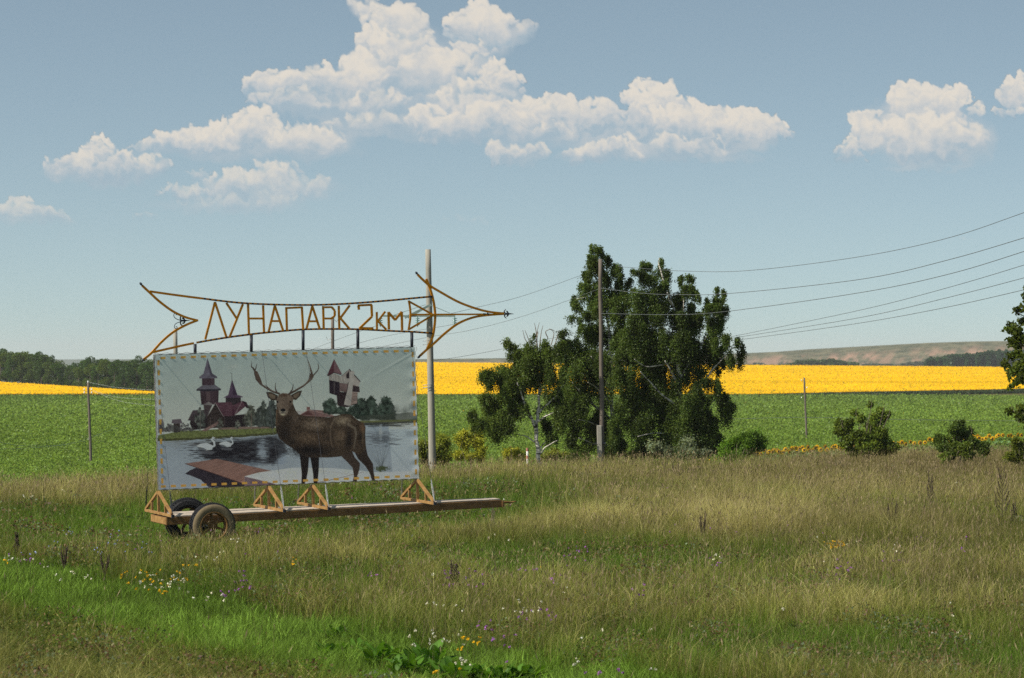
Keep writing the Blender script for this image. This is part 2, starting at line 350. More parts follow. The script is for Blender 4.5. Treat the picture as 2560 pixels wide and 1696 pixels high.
        al = al*(1-sstep(-.25*ry, .35*ry+6, YW[sl]-base))*op*(1 if kind else .8)
        lam = np.clip(xs*lx+ys*ly+nz*lz, -1, 1)*.5+.5
        hgt = np.clip(1-sstep(cy-1.0*ry, base-.05*ry, YW[sl]-.25*(XW[sl]-x)*0), 0, 1)       # cloud tops catch the sun
        b = (lam-.5)*(.55 if kind else .3)+hgt*1.0-.13+.65*tex[sl]
        b = np.clip(b, 0, 1)[..., None]
        c = np.where(b < .5, shd+(mid-shd)*(b/.5), mid+(lit-mid)*((b-.5)/.5))
        al3 = al[..., None]
        Ao = A[sl]; Co = Cc[sl]
        An = al+Ao*(1-al)
        Cn = np.where(An[..., None] > 1e-4, (c*al3+Co*Ao[..., None]*(1-al3))/np.maximum(An, 1e-4)[..., None], Co)
        A[sl] = An; Cc[sl] = Cn
    A = np.clip(A, 0, 1)*.92
    # lower clouds fade into the thick air near the horizon
    A *= 1-.38*sstep(300, 600, Y)
    edge = sstep(x0, x0+150, X)*(1-sstep(x1-150, x1, X))*sstep(y0, y0+90, Y); A *= edge
    Rr = 21000.0
    az = np.arctan((X-CX)/FPX); ss = np.sqrt(((X-CX)/FPX)**2+1)
    P = np.stack([Rr*np.sin(az), Rr*np.cos(az), CAMZ+Rr*(HY-Y)/FPX/ss], -1).reshape(-1, 3)
    ids = np.arange(nx*ny).reshape(ny, nx)
    Fd = np.stack([ids[:-1, :-1], ids[1:, :-1], ids[1:, 1:], ids[:-1, 1:]], -1).reshape(-1, 4)
    C4 = np.concatenate([Cc.reshape(-1, 3), A.reshape(-1, 1)], -1)
    m, t = nodes('cloud_sky'); L = t.links.new
    o = N(t, 'ShaderNodeOutputMaterial'); a = N(t, 'ShaderNodeVertexColor', layer_name='Col')
    e = N(t, 'ShaderNodeEmission', Strength=.93); tr = N(t, 'ShaderNodeBsdfTransparent'); mx = N(t, 'ShaderNodeMixShader')
    L(a.outputs['Color'], e.inputs['Color']); L(a.outputs['Alpha'], mx.inputs[0]); L(tr.outputs[0], mx.inputs[1]); L(e.outputs[0], mx.inputs[2]); L(mx.outputs[0], o.inputs['Surface'])
    m.cycles.emission_sampling = 'NONE'
    setp(npmesh('sky', P, Fd, m, C4, smooth=True), 'blue summer sky with white heaped clouds', None, None, 'structure')
sky_dome()
# ------------------------------------------------------------------ the advertising trailer
TH = R(21); PITCH = R(1.72); ROLL = R(0.9)
ax = Vector((math.cos(TH)*math.cos(PITCH), math.sin(TH)*math.cos(PITCH), math.sin(PITCH)))
b0 = Vector((-math.sin(TH), math.cos(TH), 0))
hh = ax.cross(b0)
b1 = b0*math.cos(ROLL)+hh*math.sin(ROLL); hh = ax.cross(b1).normalized()
ORG = at(395, 1371, 73.5)
RM = Matrix(((ax.x, b1.x, hh.x), (ax.y, b1.y, hh.y), (ax.z, b1.z, hh.z)))
trailer = bpy.data.objects.new('advertising_trailer', None); col.objects.link(trailer)
trailer.matrix_world = Matrix.Translation(ORG) @ RM.to_4x4()
setp(trailer, 'ochre flatbed trailer carrying a deer billboard under an arrow sign with lettering', 'trailer')
RT = RM.transposed(); CL = RT @ (Vector((0, 0, CAMZ))-ORG)
def on(px, py, y=0.0):                 # local point in the plane y seen at a picture position
    d = RT @ Vector(((px-CX)/FPX, 1, -(py-HY)/FPX)); k = (y-CL.y)/d.y
    p = CL+d*k; return Vector((p.x, y, p.z))
def Z1(x, y): return (340+x/2.178, 660+y/2.178)
def o1(x, y, yy=0.0): return on(*Z1(x, y), yy)
M_orange = pm('orange_paint', (.42, .155, .005), (.62, .255, .012), scale=9, rough=.75, spec=.1, bump=.1, lo=.3, hi=.7)
M_ochre = pm('ochre_paint', (.20, .10, .028), (.42, .25, .09), scale=7, rough=.6, bump=.2, lo=.3, hi=.75)
M_brown = pm('brown_paint', (.12, .062, .022), (.24, .125, .04), scale=4, rough=.6, bump=.2, stretch=(1, 1, 3))
M_dark = pm('dark_metal', (.012, .014, .022), (.03, .035, .05), scale=10, rough=.5, bump=.1)
M_stripe = pm('striped_tube_dark', (.02, .012, .018), (.05, .03, .04), scale=30, rough=.5, bump=0)
M_deck = pm('weathered_planks', (.32, .25, .18), (.58, .50, .42), scale=6, rough=.85, bump=.4, stretch=(.4, 4, 1), lo=.3, hi=.7)
M_tread = pm('tyre_tread', (.008, .009, .012), (.03, .03, .034), scale=25, rough=.8, bump=.5)
M_side = pm('dusty_tyre_side', (.13, .10, .055), (.22, .17, .10), scale=7, rough=.95, bump=.25, lo=.25, hi=.8)
M_rust = pm('rusty_brown_rim', (.10, .05, .015), (.22, .12, .035), scale=12, rough=.7, bump=.3)
M_galv = pm('galvanised_steel', (.35, .35, .34), (.6, .6, .58), scale=20, rough=.4, metal=.6, bump=.1)
M_frame = pm('panel_back_steel', (.08, .08, .08), (.16, .15, .14), scale=6, rough=.6, bump=.2)
# beams
HW = .67
pA = on(421, 1294, -HW); pB = on(1252, 1253, -.25)
htop = pA.z
pC = on(421, 1313, -HW)
s0 = pA.x; s1 = on(1252.6, 1251, -.2).x
hb = pC.z
print('beam', s0, s1, htop, hb, 'end h', pB.z)
mb = MB(); T = .07
def hw(s): return HW if s < s0+1.6 else HW+( .24-HW)*((s-s0-1.6)/(s1-s0-1.6))
ss_ = [s0, s0+1.6, s1]
for sg in (-1, 1):
    for a, b in zip(ss_[:-1], ss_[1:]):
        y0a, y0b = sg*hw(a), sg*hw(b); 
        vs = []
        for s_, yy in ((a, y0a), (b, y0b)):
            yi = yy-sg*T
            vs += [(s_, yy, hb), (s_, yi, hb), (s_, yi, htop), (s_, yy, htop)]
        mb.add(vs, [(0,1,2,3),(7,6,5,4),(0,4,5,1),(1,5,6,2),(2,6,7,3),(3,7,4,0)])
mb.box((s0-.05, -HW-.002, hb-.004), (s0-.002, HW+.002, htop-.003))
mb.box((s1+.002, -.26, hb+.01), (s1+.06, .26, htop-.02))
for s_ in (s0+1.0, s0+2.6, s0+4.3, s0+6.2): mb.box((s_, -hw(s_)+T+.002, hb+.02), (s_+.06, hw(s_)-T-.002, htop-.02))
mb.build('chassis', M_brown, trailer, bevel=.006)
mb = MB(); mb.box((s0-.056, -HW+.03, hb+.012), (s0-.053, HW-.03, htop-.012)); mb.build('end_plate', M_ochre, trailer)
mb = MB(); s_ = s0+.02; k = 0
while s_ < s1-.05:                          # deck planks laid across
    e = min(s_+.14, s1-.02); y = hw(s_)-.012; y2 = hw(e)-.012; zt = htop+.004; dz = .022+.004*random.random()
    mb.add([(s_, -y, zt), (e, -y2, zt), (e, y2, zt), (s_, y, zt), (s_, -y, zt+dz), (e, -y2, zt+dz), (e, y2, zt+dz), (s_, y, zt+dz)],
           [(0,3,2,1),(4,5,6,7),(0,1,5,4),(1,2,6,5),(2,3,7,6),(3,0,4,7)]); s_ += .148
mb.build('deck', M_deck, trailer)
hz = (htop+hb)/2
mb = MB(); mb.tube([(s1+.06, 0, hz+.02), (s1+.22, 0, hz+.01), (s1+.34, 0, hz), (s1+.42, 0, hz+.02)], [.028, .026, .02, .012], 8)
mb.tube([(s1+.40+.04*math.cos(a), .04*math.sin(a), hz+.015) for a in np.linspace(0, 6.283, 13)], .012, 6, False)
mb.build('hitch', M_rust, trailer, True)
# wheels
TY = 1.19
hub = on(535.6, 1316, -TY); print('hub', hub, 'world', trailer.matrix_world @ hub)
def make_wheel(yout, sgn):
    we = bpy.data.objects.new('wheel', None); col.objects.link(we); we.parent = trailer
    we.location = (hub.x, yout, hub.z); we.rotation_euler = (0, .4 if sgn < 0 else 1.1, 0 if sgn < 0 else math.pi)
    RO = .5; Wd = .29                       # local -y is the outer face
    mb = MB()
    side = [(.300, .035), (.315, .008), (.345, -.002), (.40, -.004), (.44, .002), (.462, .018), (.478, .040)]
    mb.lathe(side, 64); ob = mb.build('tyre_side', M_side, we, True)
    mb = MB()
    prof = [(.478, .0405), (.488, .05), (RO-.006, .075), (RO-.002, .12), (RO-.002, .17), (RO-.006, .215), (.485, .25), (.44, .285), (.36, .292), (.31, .27), (.30, .25)]
    mb.lathe(prof, 64)
    mb.lathe([(.299, .036), (.299, .25)], 64)
    for k in range(48):                     # tread lugs in two staggered rows
        for row in range(4):
            a = 2*math.pi*(k+(.5 if row % 2 else 0))/48; da = .042
            ya = .052+row*.052; yb = ya+.042
            vs = []
            for rr in (RO-.012, RO+.016-(.008 if row in (0, 3) else 0)):
                for (aa, yy) in ((a-da, ya), (a+da, ya+.01), (a+da, yb+.01), (a-da, yb)): vs.append((rr*math.cos(aa), yy, rr*math.sin(aa)))
            mb.add(vs, [(0,3,2,1),(4,5,6,7),(0,1,5,4),(1,2,6,5),(2,3,7,6),(3,0,4,7)])
    mb.build('tyre', M_tread, we)
    mb = MB()
    mb.lathe([(.296, .0), (.312, -.006), (.318, .004), (.306, .02), (.29, .03), (.282, .06), (.278, .2), (.292, .22), (.292, .232), (.270, .21), (.268, .06), (.28, .02), (.285, .004)], 56, closed=True)
    mb.build('rim', M_rust, we, True)
    for k in range(6):
        a = 2*math.pi*k/6
        c, s_ = math.cos(a), math.sin(a); mb = MB()
        mb.bar((.07*c, .10, .07*s_), (.272*c, .115, .272*s_), .055, .045); mb.build('spoke', M_rust, we)
    mb = MB()
    mb.lathe([(0, .045), (.045, .045), (.055, .055), (.06, .075), (.10, .08), (.105, .10), (.10, .16), (0, .17)], 24)
    for k in range(8):
        a = 2*math.pi*k/8; mb.tube([(.083*math.cos(a), .083, .083*math.sin(a)), (.083*math.cos(a), .066, .083*math.sin(a))], .011, 6)
    mb.build('hub', M_rust, we, True)
make_wheel(-TY, -1); make_wheel(TY, 1)
mb = MB(); mb.tube([(hub.x, -TY+.17, hub.z), (hub.x, TY-.17, hub.z)], .05, 12)
for sg in (-1, 1): mb.box((hub.x-.35, sg*.55-.035, hub.z+.055), (hub.x+.35, sg*.55+.035, hub.z+.085)); mb.box((hub.x-.05, sg*.55-.04, hub.z+.088), (hub.x+.05, sg*.55+.04, hb-.003))
mb.build('axle', M_dark, trailer)
# trusses under the panel
BH = 1.15
tr_ap = [(122, 1240), (722, 1213), (960, 1205), (1530, 1175)]
tr_l = [(38, 1352), (625, 1325), (862, 1312), (1425, 1288)]
tr_r = [(215, 1376), (828, 1352), (1075, 1345), (1650, 1317)]
TS = []
for (apx, lf, rt) in zip(tr_ap, tr_l, tr_r):
    ap = o1(*apx); b = (o1(*lf, BH)+o1(*rt, -BH))/2
    s_ = (ap.x+b.x)/2; TS.append((s_, ap.z))
    hB = htop+.028+.03
    te = bpy.data.objects.new('truss', None); col.objects.link(te); te.parent = trailer; te.location = (s_, 0, hB)
    hA = ap.z-hB
    m1 = MB(); m1.bar((0, -BH, 0), (0, BH, 0), .06, .06, (0, 0, 1)); m1.build('base_bar', M_ochre, te, bevel=.004)
    for sg in (-1, 1): m1 = MB(); m1.bar((0, sg*(BH-.04), .035), (0, sg*.03, hA-.01), .055, .055, (1, 0, 0)); m1.build('diagonal_bar', M_ochre, te)
    m1 = MB(); m1.bar((0, 0, .031), (0, 0, hA-.03), .055, .055, (1, 0, 0)); m1.build('upright_bar', M_ochre, te)
    for sg in (-1, 1): m1 = MB(); m1.bar((0, sg*BH*.5, .031), (0, sg*BH*.5, hA*.5-.02), .05, .05, (1, 0, 0)); m1.build('upright_bar', M_ochre, te)
    m1 = MB(); m1.box((-.032, -BH-.05, -.032), (.032, -BH-.002, .032)); m1.build('end_cap', M_dark, te)
print('truss', TS)
# the panel ------------------------------------------------------------
TLp, TRp, BRp, BLp = Z1(100, 495), Z1(1520, 452), Z1(1543, 1170), Z1(125, 1232)
FY = -.045
cTL, cTR, cBR, cBL = [on(*p, FY) for p in (TLp, TRp, BRp, BLp)]
print('panel', cTL, cTR, cBR, cBL, (cTR-cTL).length, (cTL-cBL).length)
NXP, NYP = 700, 354
iu, iv = np.meshgrid(np.linspace(0, 1, NXP), np.linspace(0, 1, NYP))
def bil(a, b, c, d): 
    a, b, c, d = [np.array(q[:]) for q in (a, b, c, d)]
    return (a*(1-iu[..., None])+b*iu[..., None])*(1-iv[..., None])+(d*(1-iu[..., None])+c*iu[..., None])*iv[..., None]
PP = bil(cTL, cTR, cBR, cBL)               # local 3D
QX = CX+0*iu; 
# picture coordinates of every print dot (perspective of the flat panel)
Rn = np.array(RM); On = np.array(ORG)
WP = PP @ Rn.T+On
X = (WP[..., 0]/WP[..., 1])*FPX+CX; Y = HY-(WP[..., 2]-CAMZ)/WP[..., 1]*FPX
cv = np.zeros(X.shape+(3,))
def p6(pts): return [(380+x/4.238, 870+y/4.238) for x, y in pts]
def p7(pts): return [(600+x/4.357, 880+y/4.357) for x, y in pts]
n_f = fbm(X/3, Y/3, 41, 3); n_m = fbm(X/9, Y/9, 42, 4); n_l = fbm(X/40, Y/40, 43, 3)
def box_of(pts, pad=4):
    xs = [p[0] for p in pts]; ys = [p[1] for p in pts]
    m = (X > min(xs)-pad) & (X < max(xs)+pad) & (Y > min(ys)-pad) & (Y < max(ys)+pad)
    if not m.any(): return None
    r_ = np.where(m.any(1))[0]; c_ = np.where(m.any(0))[0]; return slice(r_[0], r_[-1]+1), slice(c_[0], c_[-1]+1)
def blend(sl, al, c, tex=0, n=None):
    c = s2l(c)
    k = 1 if not tex else (1+tex*((n if n is not None else n_m)[sl]-.5)*2)[..., None]
    a = al[..., None]; cv[sl] = cv[sl]*(1-a)+np.clip(c*k, 0, 1)*a
def poly(pts, c, soft=1.1, op=1, tex=.25, n=None, rough=0):
    sl = box_of(pts, 4+soft+rough)
    if sl is None: return
    x = X[sl]; y = Y[sl]
    if rough: x = x+(n_f[sl]-.5)*rough*2; y = y+(n_m[sl]-.5)*rough*2
    ins = np.zeros(x.shape, bool); dd = np.full(x.shape, 1e9)
    for (xa, ya), (xb, yb) in zip(pts, pts[1:]+pts[:1]):
        if ya != yb: ins ^= ((ya > y) != (yb > y)) & (x < (xb-xa)*(y-ya)/(yb-ya)+xa)
        L2 = (xb-xa)**2+(yb-ya)**2+1e-9; t_ = np.clip(((x-xa)*(xb-xa)+(y-ya)*(yb-ya))/L2, 0, 1)
        dd = np.minimum(dd, np.hypot(x-xa-t_*(xb-xa), y-ya-t_*(yb-ya)))
    s_ = np.where(ins, dd, -dd); blend(sl, np.clip(s_/soft+.5, 0, 1)*op, c, tex, n)
def stroke(pts, c, w0, w1=None, op=1, soft=.7, tex=.2):      # tapering stroke
    w1 = w0 if w1 is None else w1
    sl = box_of(pts, 6+max(w0, w1))
    if sl is None: return
    x = X[sl]; y = Y[sl]; best = np.full(x.shape, -1e9); n = len(pts)-1
    for i, ((xa, ya), (xb, yb)) in enumerate(zip(pts[:-1], pts[1:])):
        L2 = (xb-xa)**2+(yb-ya)**2+1e-9; t_ = np.clip(((x-xa)*(xb-xa)+(y-ya)*(yb-ya))/L2, 0, 1)
        wd = w0+(w1-w0)*(i+t_)/n; best = np.maximum(best, wd/2-np.hypot(x-xa-t_*(xb-xa), y-ya-t_*(yb-ya)))
    blend(sl, np.clip(best/soft+.5, 0, 1)*op, c, tex)
def blob(cx, cy, rx, ry, c, soft=.5, op=1, tex=.3, rough=.4, n=None, nn=None):
    sl = box_of([(cx-rx*1.6, cy-ry*1.6), (cx+rx*1.6, cy+ry*1.6)])
    if sl is None: return
    d = np.sqrt(((X[sl]-cx)/rx)**2+((Y[sl]-cy)/ry)**2)+((nn if nn is not None else n_f)[sl]-.5)*rough*2
    blend(sl, np.clip((1-d)/soft, 0, 1)*op, c, tex, n)
def b7(x, y, rx, ry, *a, **k): (q,) = p7([(x, y)]); blob(q[0], q[1], rx/4.357, ry/4.357, *a, **k)
def b6(x, y, rx, ry, *a, **k): (q,) = p6([(x, y)]); blob(q[0], q[1], rx/4.238, ry/4.238, *a, **k)
# printed sky
ty = iv
for i, (a, b, ca, cb) in enumerate([(0, .3, (140, 156, 156), (152, 162, 158)), (.3, .62, (152, 162, 158), (170, 172, 166)), (.62, 1.01, (152, 164, 172), (150, 160, 170))]):
    m = (ty >= a) & (ty < b); t_ = ((ty-a)/(b-a))[..., None]
    cv[m] = (s2l(ca)*(1-t_)+s2l(cb)*t_)[m]
cv *= (1+.12*(n_l-.5))[..., None]
side = np.minimum(iu, 1-iu)*6.4; rim = 1-np.clip(np.minimum(side, np.minimum(iv, 1-iv)*3.2)/.2, 0, 1)
cv = cv*(1-.35*rim[..., None])+s2l((176, 190, 192))*.35*rim[..., None]
b6(860, 200, 90, 40, (160, 165, 160), soft=1, op=.5)
# water
poly(p6([(60, 985), (400, 970), (800, 950), (1300, 915), (2500, 760), (2560, 1480), (60, 1520)]), (132, 143, 155), tex=.12, n=n_l)
hz_n = fbm(X/14, Y/1.6, 51, 3)             # ripples
def ripple(cx, cy, rx, ry, c, op=.9, k=2.6): b = (cx, cy); blob(cx, cy, rx, ry, c, soft=.7, op=op, rough=1.0, nn=hz_n, tex=.2)
def r6(x, y, rx, ry, *a, **k): (q,) = p6([(x, y)]); ripple(q[0], q[1], rx/4.238, ry/4.238, *a, **k)
def r7(x, y, rx, ry, *a, **k): (q,) = p7([(x, y)]); ripple(q[0], q[1], rx/4.357, ry/4.357, *a, **k)
r6(700, 1010, 480, 50, (92, 92, 88), .8); r6(620, 1040, 330, 60, (70, 68, 72), .9); r6(900, 1080, 400, 130, (38, 34, 40), 1); r6(800, 1080, 330, 110, (34, 30, 36), 1); r6(760, 1130, 320, 80, (30, 27, 33), 1); r6(1040, 1180, 200, 70, (50, 50, 60), .9)
r6(1170, 1060, 60, 130, (134, 146, 160), .7); r6(1290, 1120, 70, 120, (46, 46, 54), .95); r6(1230, 960, 160, 40, (84, 90, 96), .8)
poly(p6([(480, 1090), (640, 1050), (900, 975), (1310, 935), (1400, 1010), (1440, 1100), (1290, 1230), (900, 1250), (560, 1170)]), (40, 38, 46), rough=3, soft=9, op=.85, tex=.5, n=hz_n)
r6(1170, 1080, 60, 130, (134, 146, 160), .8); r6(1380, 1190, 60, 60, (120, 134, 152), .8); r6(1030, 1240, 150, 40, (110, 124, 140), .7)
r6(260, 1010, 110, 40, (120, 124, 124), .5)
r7(1600, 800, 330, 22, (60, 62, 60), .9); r7(1520, 940, 200, 90, (96, 102, 112), .75); r7(1560, 970, 170, 60, (70, 74, 82), .6); r7(1840, 880, 60, 50, (128, 136, 146), .6)
r7(1530, 860, 22, 90, (150, 156, 160), .8)
for k in range(26):
    a = -90+random.uniform(-38, 38); l = random.uniform(90, 290); x0_ = 1535+random.uniform(-22, 22)
    stroke(p7([(x0_, 1250), (x0_+l*.5*math.cos(R(a)), 1250+l*.5*math.sin(R(a))), (x0_+l*.9*math.cos(R(a)), 1250+l*math.sin(R(a)))]), (62, 66, 64), .55, .3, op=.6)
b7(1545, 1275, 90, 38, (70, 80, 52), rough=.6)
# far bank on the left
poly(p6([(60, 930), (300, 882), (600, 868), (1320, 845), (1320, 915), (900, 948), (400, 975), (60, 990)]), (98, 106, 58), rough=1.2, tex=.5, n=n_f)
poly(p6([(60, 965), (400, 955), (900, 925), (1320, 895), (1320, 918), (900, 950), (400, 976), (60, 990)]), (72, 74, 44), rough=1.5, tex=.5, n=n_f)
# wooden church-like house
poly(p6([(700, 840), (1300, 830), (1300, 852), (700, 868)]), (112, 92, 84))
poly(p6([(430, 690), (560, 660), (600, 740), (1010, 700), (1015, 835), (600, 852), (430, 872), (400, 800)]), (46, 38, 42), tex=.5, n=fbm(X/12, Y/1.3, 61, 2))
poly(p6([(378, 770), (432, 662), (560, 656), (590, 742), (560, 752), (440, 775)]), (66, 56, 62), tex=.4)
poly(p6([(508, 440), (708, 440), (702, 600), (522, 605)]), (66, 50, 58), tex=.55, n=fbm(X/1.8, Y/14, 62, 2))
poly(p6([(575, 450), (612, 450), (612, 560), (575, 560)]), (92, 74, 78), op=.7)
poly(p6([(540, 392), (668, 392), (732, 436), (728, 448), (470, 452), (470, 440)]), (92, 88, 100), tex=.3)
poly(p6([(470, 440), (732, 436), (728, 450), (600, 462), (472, 455)]), (50, 46, 56))
poly(p6([(528, 315), (664, 315), (664, 396), (530, 396)]), (70, 54, 64), tex=.4)
poly(p6([(588, 108), (600, 150), (638, 272), (690, 306), (688, 322), (500, 325), (500, 308), (545, 275), (575, 160)]), (94, 88, 104), tex=.3)
poly(p6([(588, 108), (600, 150), (638, 272), (690, 306), (688, 322), (620, 300), (600, 220)]), (66, 60, 76), op=.8)
poly(p6([(780, 520), (942, 520), (942, 600), (850, 615), (780, 590)]), (52, 44, 50), tex=.4)
poly(p6([(848, 335), (905, 498), (962, 516), (960, 524), (860, 530), (755, 528), (806, 500)]), (80, 62, 84), tex=.2)
poly(p6([(848, 335), (858, 500), (905, 500)]), (58, 44, 64), op=.8)
stroke(p6([(847, 350), (842, 265)]), (60, 56, 62), .9, .5); stroke(p6([(830, 265), (850, 280)]), (60, 56, 62), .9)
poly(p6([(585, 730), (672, 590), (757, 722), (760, 835), (590, 850)]), (58, 48, 48), tex=.5, n=fbm(X/12, Y/1.4, 63, 2))
poly(p6([(670, 578), (838, 576), (858, 612), (955, 560), (1012, 605), (880, 712), (842, 724), (755, 724)]), (84, 54, 66), tex=.4, n=fbm(X/8, Y/1.6, 67, 2))
poly(p6([(842, 724), (858, 612), (880, 712)]), (66, 34, 50), op=.8)
poly(p6([(955, 560), (1000, 575), (1030, 640), (1000, 640)]), (52, 34, 44))
for a, b in (((670, 582), (755, 726)), ((670, 582), (588, 722)), ((955, 562), (878, 712))): stroke(p6([a, b]), (136, 124, 126), 1.1, op=.85)
poly(p6([(542, 605), (600, 568), (650, 600)]), (110, 102, 104)); poly(p6([(545, 605), (640, 605), (590, 720), (560, 700)]), (68, 56, 60), tex=.3)
poly(p6([(520, 880), (700, 780), (705, 812), (570, 885)]), (118, 92, 88), tex=.6, n=fbm(X/1.5, Y/3, 66, 2))
for x in (620, 665, 715, 770): stroke(p6([(x, 740), (x, 820)]), (96, 82, 80), .9, op=.8)
poly(p6([(205, 800), (215, 760), (305, 752), (322, 802)]), (90, 80, 88)); poly(p6([(228, 800), (298, 800), (300, 895), (230, 895)]), (62, 52, 52), tex=.6, n=n_f)
poly(p6([(62, 770), (110, 755), (130, 800), (120, 890), (62, 905)]), (78, 68, 78), op=.8, rough=1)
def tree6(x, y, rx, ry, c=(62, 70, 64), n=26):
    n = int(n*2.6)
    for k in range(n):
        a = random.uniform(0, 6.28); q = math.sqrt(random.random()); f = random.uniform(.6, 1.5)
        wd = .35+.65*min(1, (math.sin(a)*q+1))       # narrow at the top
        b6(x+rx*q*math.cos(a)*wd, y+ry*q*math.sin(a), rx*.30, ry*.20, tuple(min(255, v*f) for v in c), soft=.6, rough=.9, op=.85)
def tree7(x, y, rx, ry, c=(54, 66, 58), n=30, op=.9):
    n = int(n*2.4)
    for k in range(n):
        a = random.uniform(0, 6.28); q = math.sqrt(random.random()); f = random.uniform(.55, 1.5)
        b7(x+rx*q*math.cos(a)*.8, y+ry*q*math.sin(a)*.85, rx*.34, ry*.28, tuple(min(255, v*f) for v in c), soft=.6, rough=.9, op=op)
poly(p6([(1000, 835), (1010, 700), (1050, 620), (1100, 700), (1140, 640), (1175, 560), (1210, 640), (1270, 570), (1325, 620), (1320, 835)]), (54, 60, 54), rough=6, soft=2, tex=.7, n=n_f)
poly(p6([(70, 895), (75, 820), (150, 840), (200, 810), (330, 850), (440, 840), (440, 875), (240, 895)]), (64, 62, 62), rough=5, soft=2, tex=.7, n=n_f, op=.85)
for x in (170, 330, 380): tree6(x, 845, 34, 45, (70, 68, 70), 12)
tree6(510, 750, 55, 120, (74, 78, 74)); tree6(1050, 720, 70, 110, (76, 78, 70)); tree6(1140, 740, 55, 100, (60, 64, 62)); tree6(1190, 690, 40, 130, (70, 76, 70), 22); tree6(1270, 700, 70, 140, (58, 64, 62), 40)
tree6(905, 820, 34, 55, (84, 86, 80), 14); tree6(722, 800, 36, 55, (70, 72, 66), 14); tree6(980, 780, 30, 60, (58, 58, 54), 12)
stroke(p6([(1052, 690), (1056, 868)]), (120, 100, 90), 1.0); stroke(p6([(512, 640), (512, 880)]), (104, 96, 92), .9)
# swans
def swan(x, y, k):
    P = lambda pts: p6([(x+a*k, y+b*k) for a, b in pts])
    poly(P([(-100, -8), (-60, -28), (0, -38), (55, -18), (72, 4), (60, 34), (0, 42), (-60, 38), (-98, 6)]), (172, 178, 180), tex=.15)
    poly(P([(-98, 2), (-40, 12), (10, 34), (-20, 46), (-70, 40)]), (62, 66, 76), op=.85)
    stroke(P([(55, 8), (88, -10), (84, -44), (58, -72), (72, -94), (92, -86)]), (178, 182, 184), 5*k, 3.2*k)
    stroke(P([(90, -86), (108, -74)]), (70, 60, 58), 2*k, 1*k)
    poly(P([(-80, 50), (60, 50), (95, 60), (60, 90), (-70, 78)]), (96, 98, 106), op=.55, rough=1.5)
swan(575, 1045, 1.0); swan(788, 1020, .76)
# dock and slab
poly(p6([(350, 1332), (400, 1300), (465, 1270), (985, 1395), (1000, 1480), (600, 1480), (520, 1400)]), (48, 42, 52), rough=1, tex=.4)
poly(p6([(352, 1226), (690, 1176), (1265, 1303), (985, 1360), (985, 1442), (960, 1436), (700, 1345)]), (124, 92, 84), tex=.35, n=fbm((X*.9+Y*2.2)/2.2, (X-Y)/30, 71, 2))
stroke(p6([(352, 1228), (700, 1345), (970, 1440)]), (84, 54, 50), 1.6)
poly(p7([(50, 1358), (200, 1315), (590, 1262), (1010, 1268), (1480, 1312), (1960, 1300), (1960, 1400), (900, 1470), (50, 1500)]), (178, 177, 170), tex=.10)
poly(p7([(50, 1358), (220, 1398), (420, 1450), (50, 1475)]), (100, 84, 94), tex=.3)
stroke(p7([(840, 1428), (1060, 1380), (1350, 1308)]), (96, 80, 88), 2.0, .9, op=.9); stroke(p7([(870, 1295), (1300, 1345)]), (120, 112, 112), .8, op=.7)
# house roof behind the deer, mill on the right, trees
poly(p7([(600, 640), (700, 650), (640, 690)]), (150, 148, 148)); poly(p7([(642, 690), (742, 628), (905, 638), (1045, 705), (860, 716), (700, 706)]), (116, 86, 84), tex=.3)
poly(p7([(660, 688), (742, 640), (800, 690)]), (88, 56, 56)); poly(p7([(725, 600), (762, 600), (762, 640), (725, 636)]), (112, 76, 72)); stroke(p7([(655, 685), (742, 632), (1040, 700)]), (160, 140, 136), .8)
poly(p7([(905, 640), (925, 560), (975, 520), (1030, 550), (1065, 610), (1120, 600), (1170, 650), (1195, 600), (1250, 590), (1290, 540), (1335, 500), (1380, 530), (1425, 480), (1480, 540), (1500, 630), (1540, 560), (1600, 490), (1660, 560), (1700, 640), (1700, 735), (1300, 745), (1230, 700), (1100, 690), (960, 690)]), (44, 56, 48), rough=5, soft=2, tex=.6, n=n_f)
for a in ((980, 580, 78, 76), (1110, 630, 56, 50), (1236, 640, 56, 60), (1320, 590, 76, 88), (1430, 590, 70, 104), (1590, 590, 74, 104), (1530, 660, 60, 60)): tree7(*a, n=44)
for a in ((1690, 640, 70, 80), (1800, 650, 80, 70), (1890, 600, 60, 90)): b7(*a, (84, 90, 86), soft=1.2, rough=.25, op=.85)
poly(p7([(1300, 700), (1900, 660), (1940, 700), (1940, 745), (1310, 752)]), (64, 70, 62), op=.75, rough=2)
poly(p7([(1300, 752), (1960, 734), (1960, 756), (1330, 776)]), (96, 100, 62)); poly(p7([(1320, 774), (1960, 754), (1960, 770), (1400, 800), (1360, 795)]), (54, 54, 46), op=.9, rough=1)
poly(p7([(1050, 430), (1130, 440), (1180, 300), (1215, 330), (1280, 450), (1280, 560), (1170, 605), (1062, 585)]), (52, 40, 44), tex=.5, n=n_f)
poly(p7([(1208, 330), (1290, 330), (1280, 450), (1275, 560), (1205, 580)]), (130, 110, 104), tex=.5, n=fbm(X/12, Y/1.4, 73, 2))
poly(p7([(970, 300), (1085, 330), (1090, 430), (1050, 475), (975, 452)]), (44, 34, 44)); poly(p7([(1020, 325), (1035, 325), (1035, 455), (1022, 455)]), (92, 82, 84), op=.6)
poly(p7([(1085, 335), (1180, 350), (1165, 440), (1085, 430)]), (104, 84, 84), tex=.4)
poly(p7([(1100, 268), (1190, 192), (1240, 240), (1310, 322), (1290, 385), (1190, 335), (1170, 345)]), (142, 134, 130), tex=.3)
poly(p7([(1155, 250), (1190, 205), (1190, 290), (1160, 290)]), (48, 38, 44)); stroke(p7([(1190, 190), (1308, 322)]), (52, 44, 50), 2.4); stroke(p7([(1190, 190), (1104, 264)]), (92, 82, 84), 1.2)
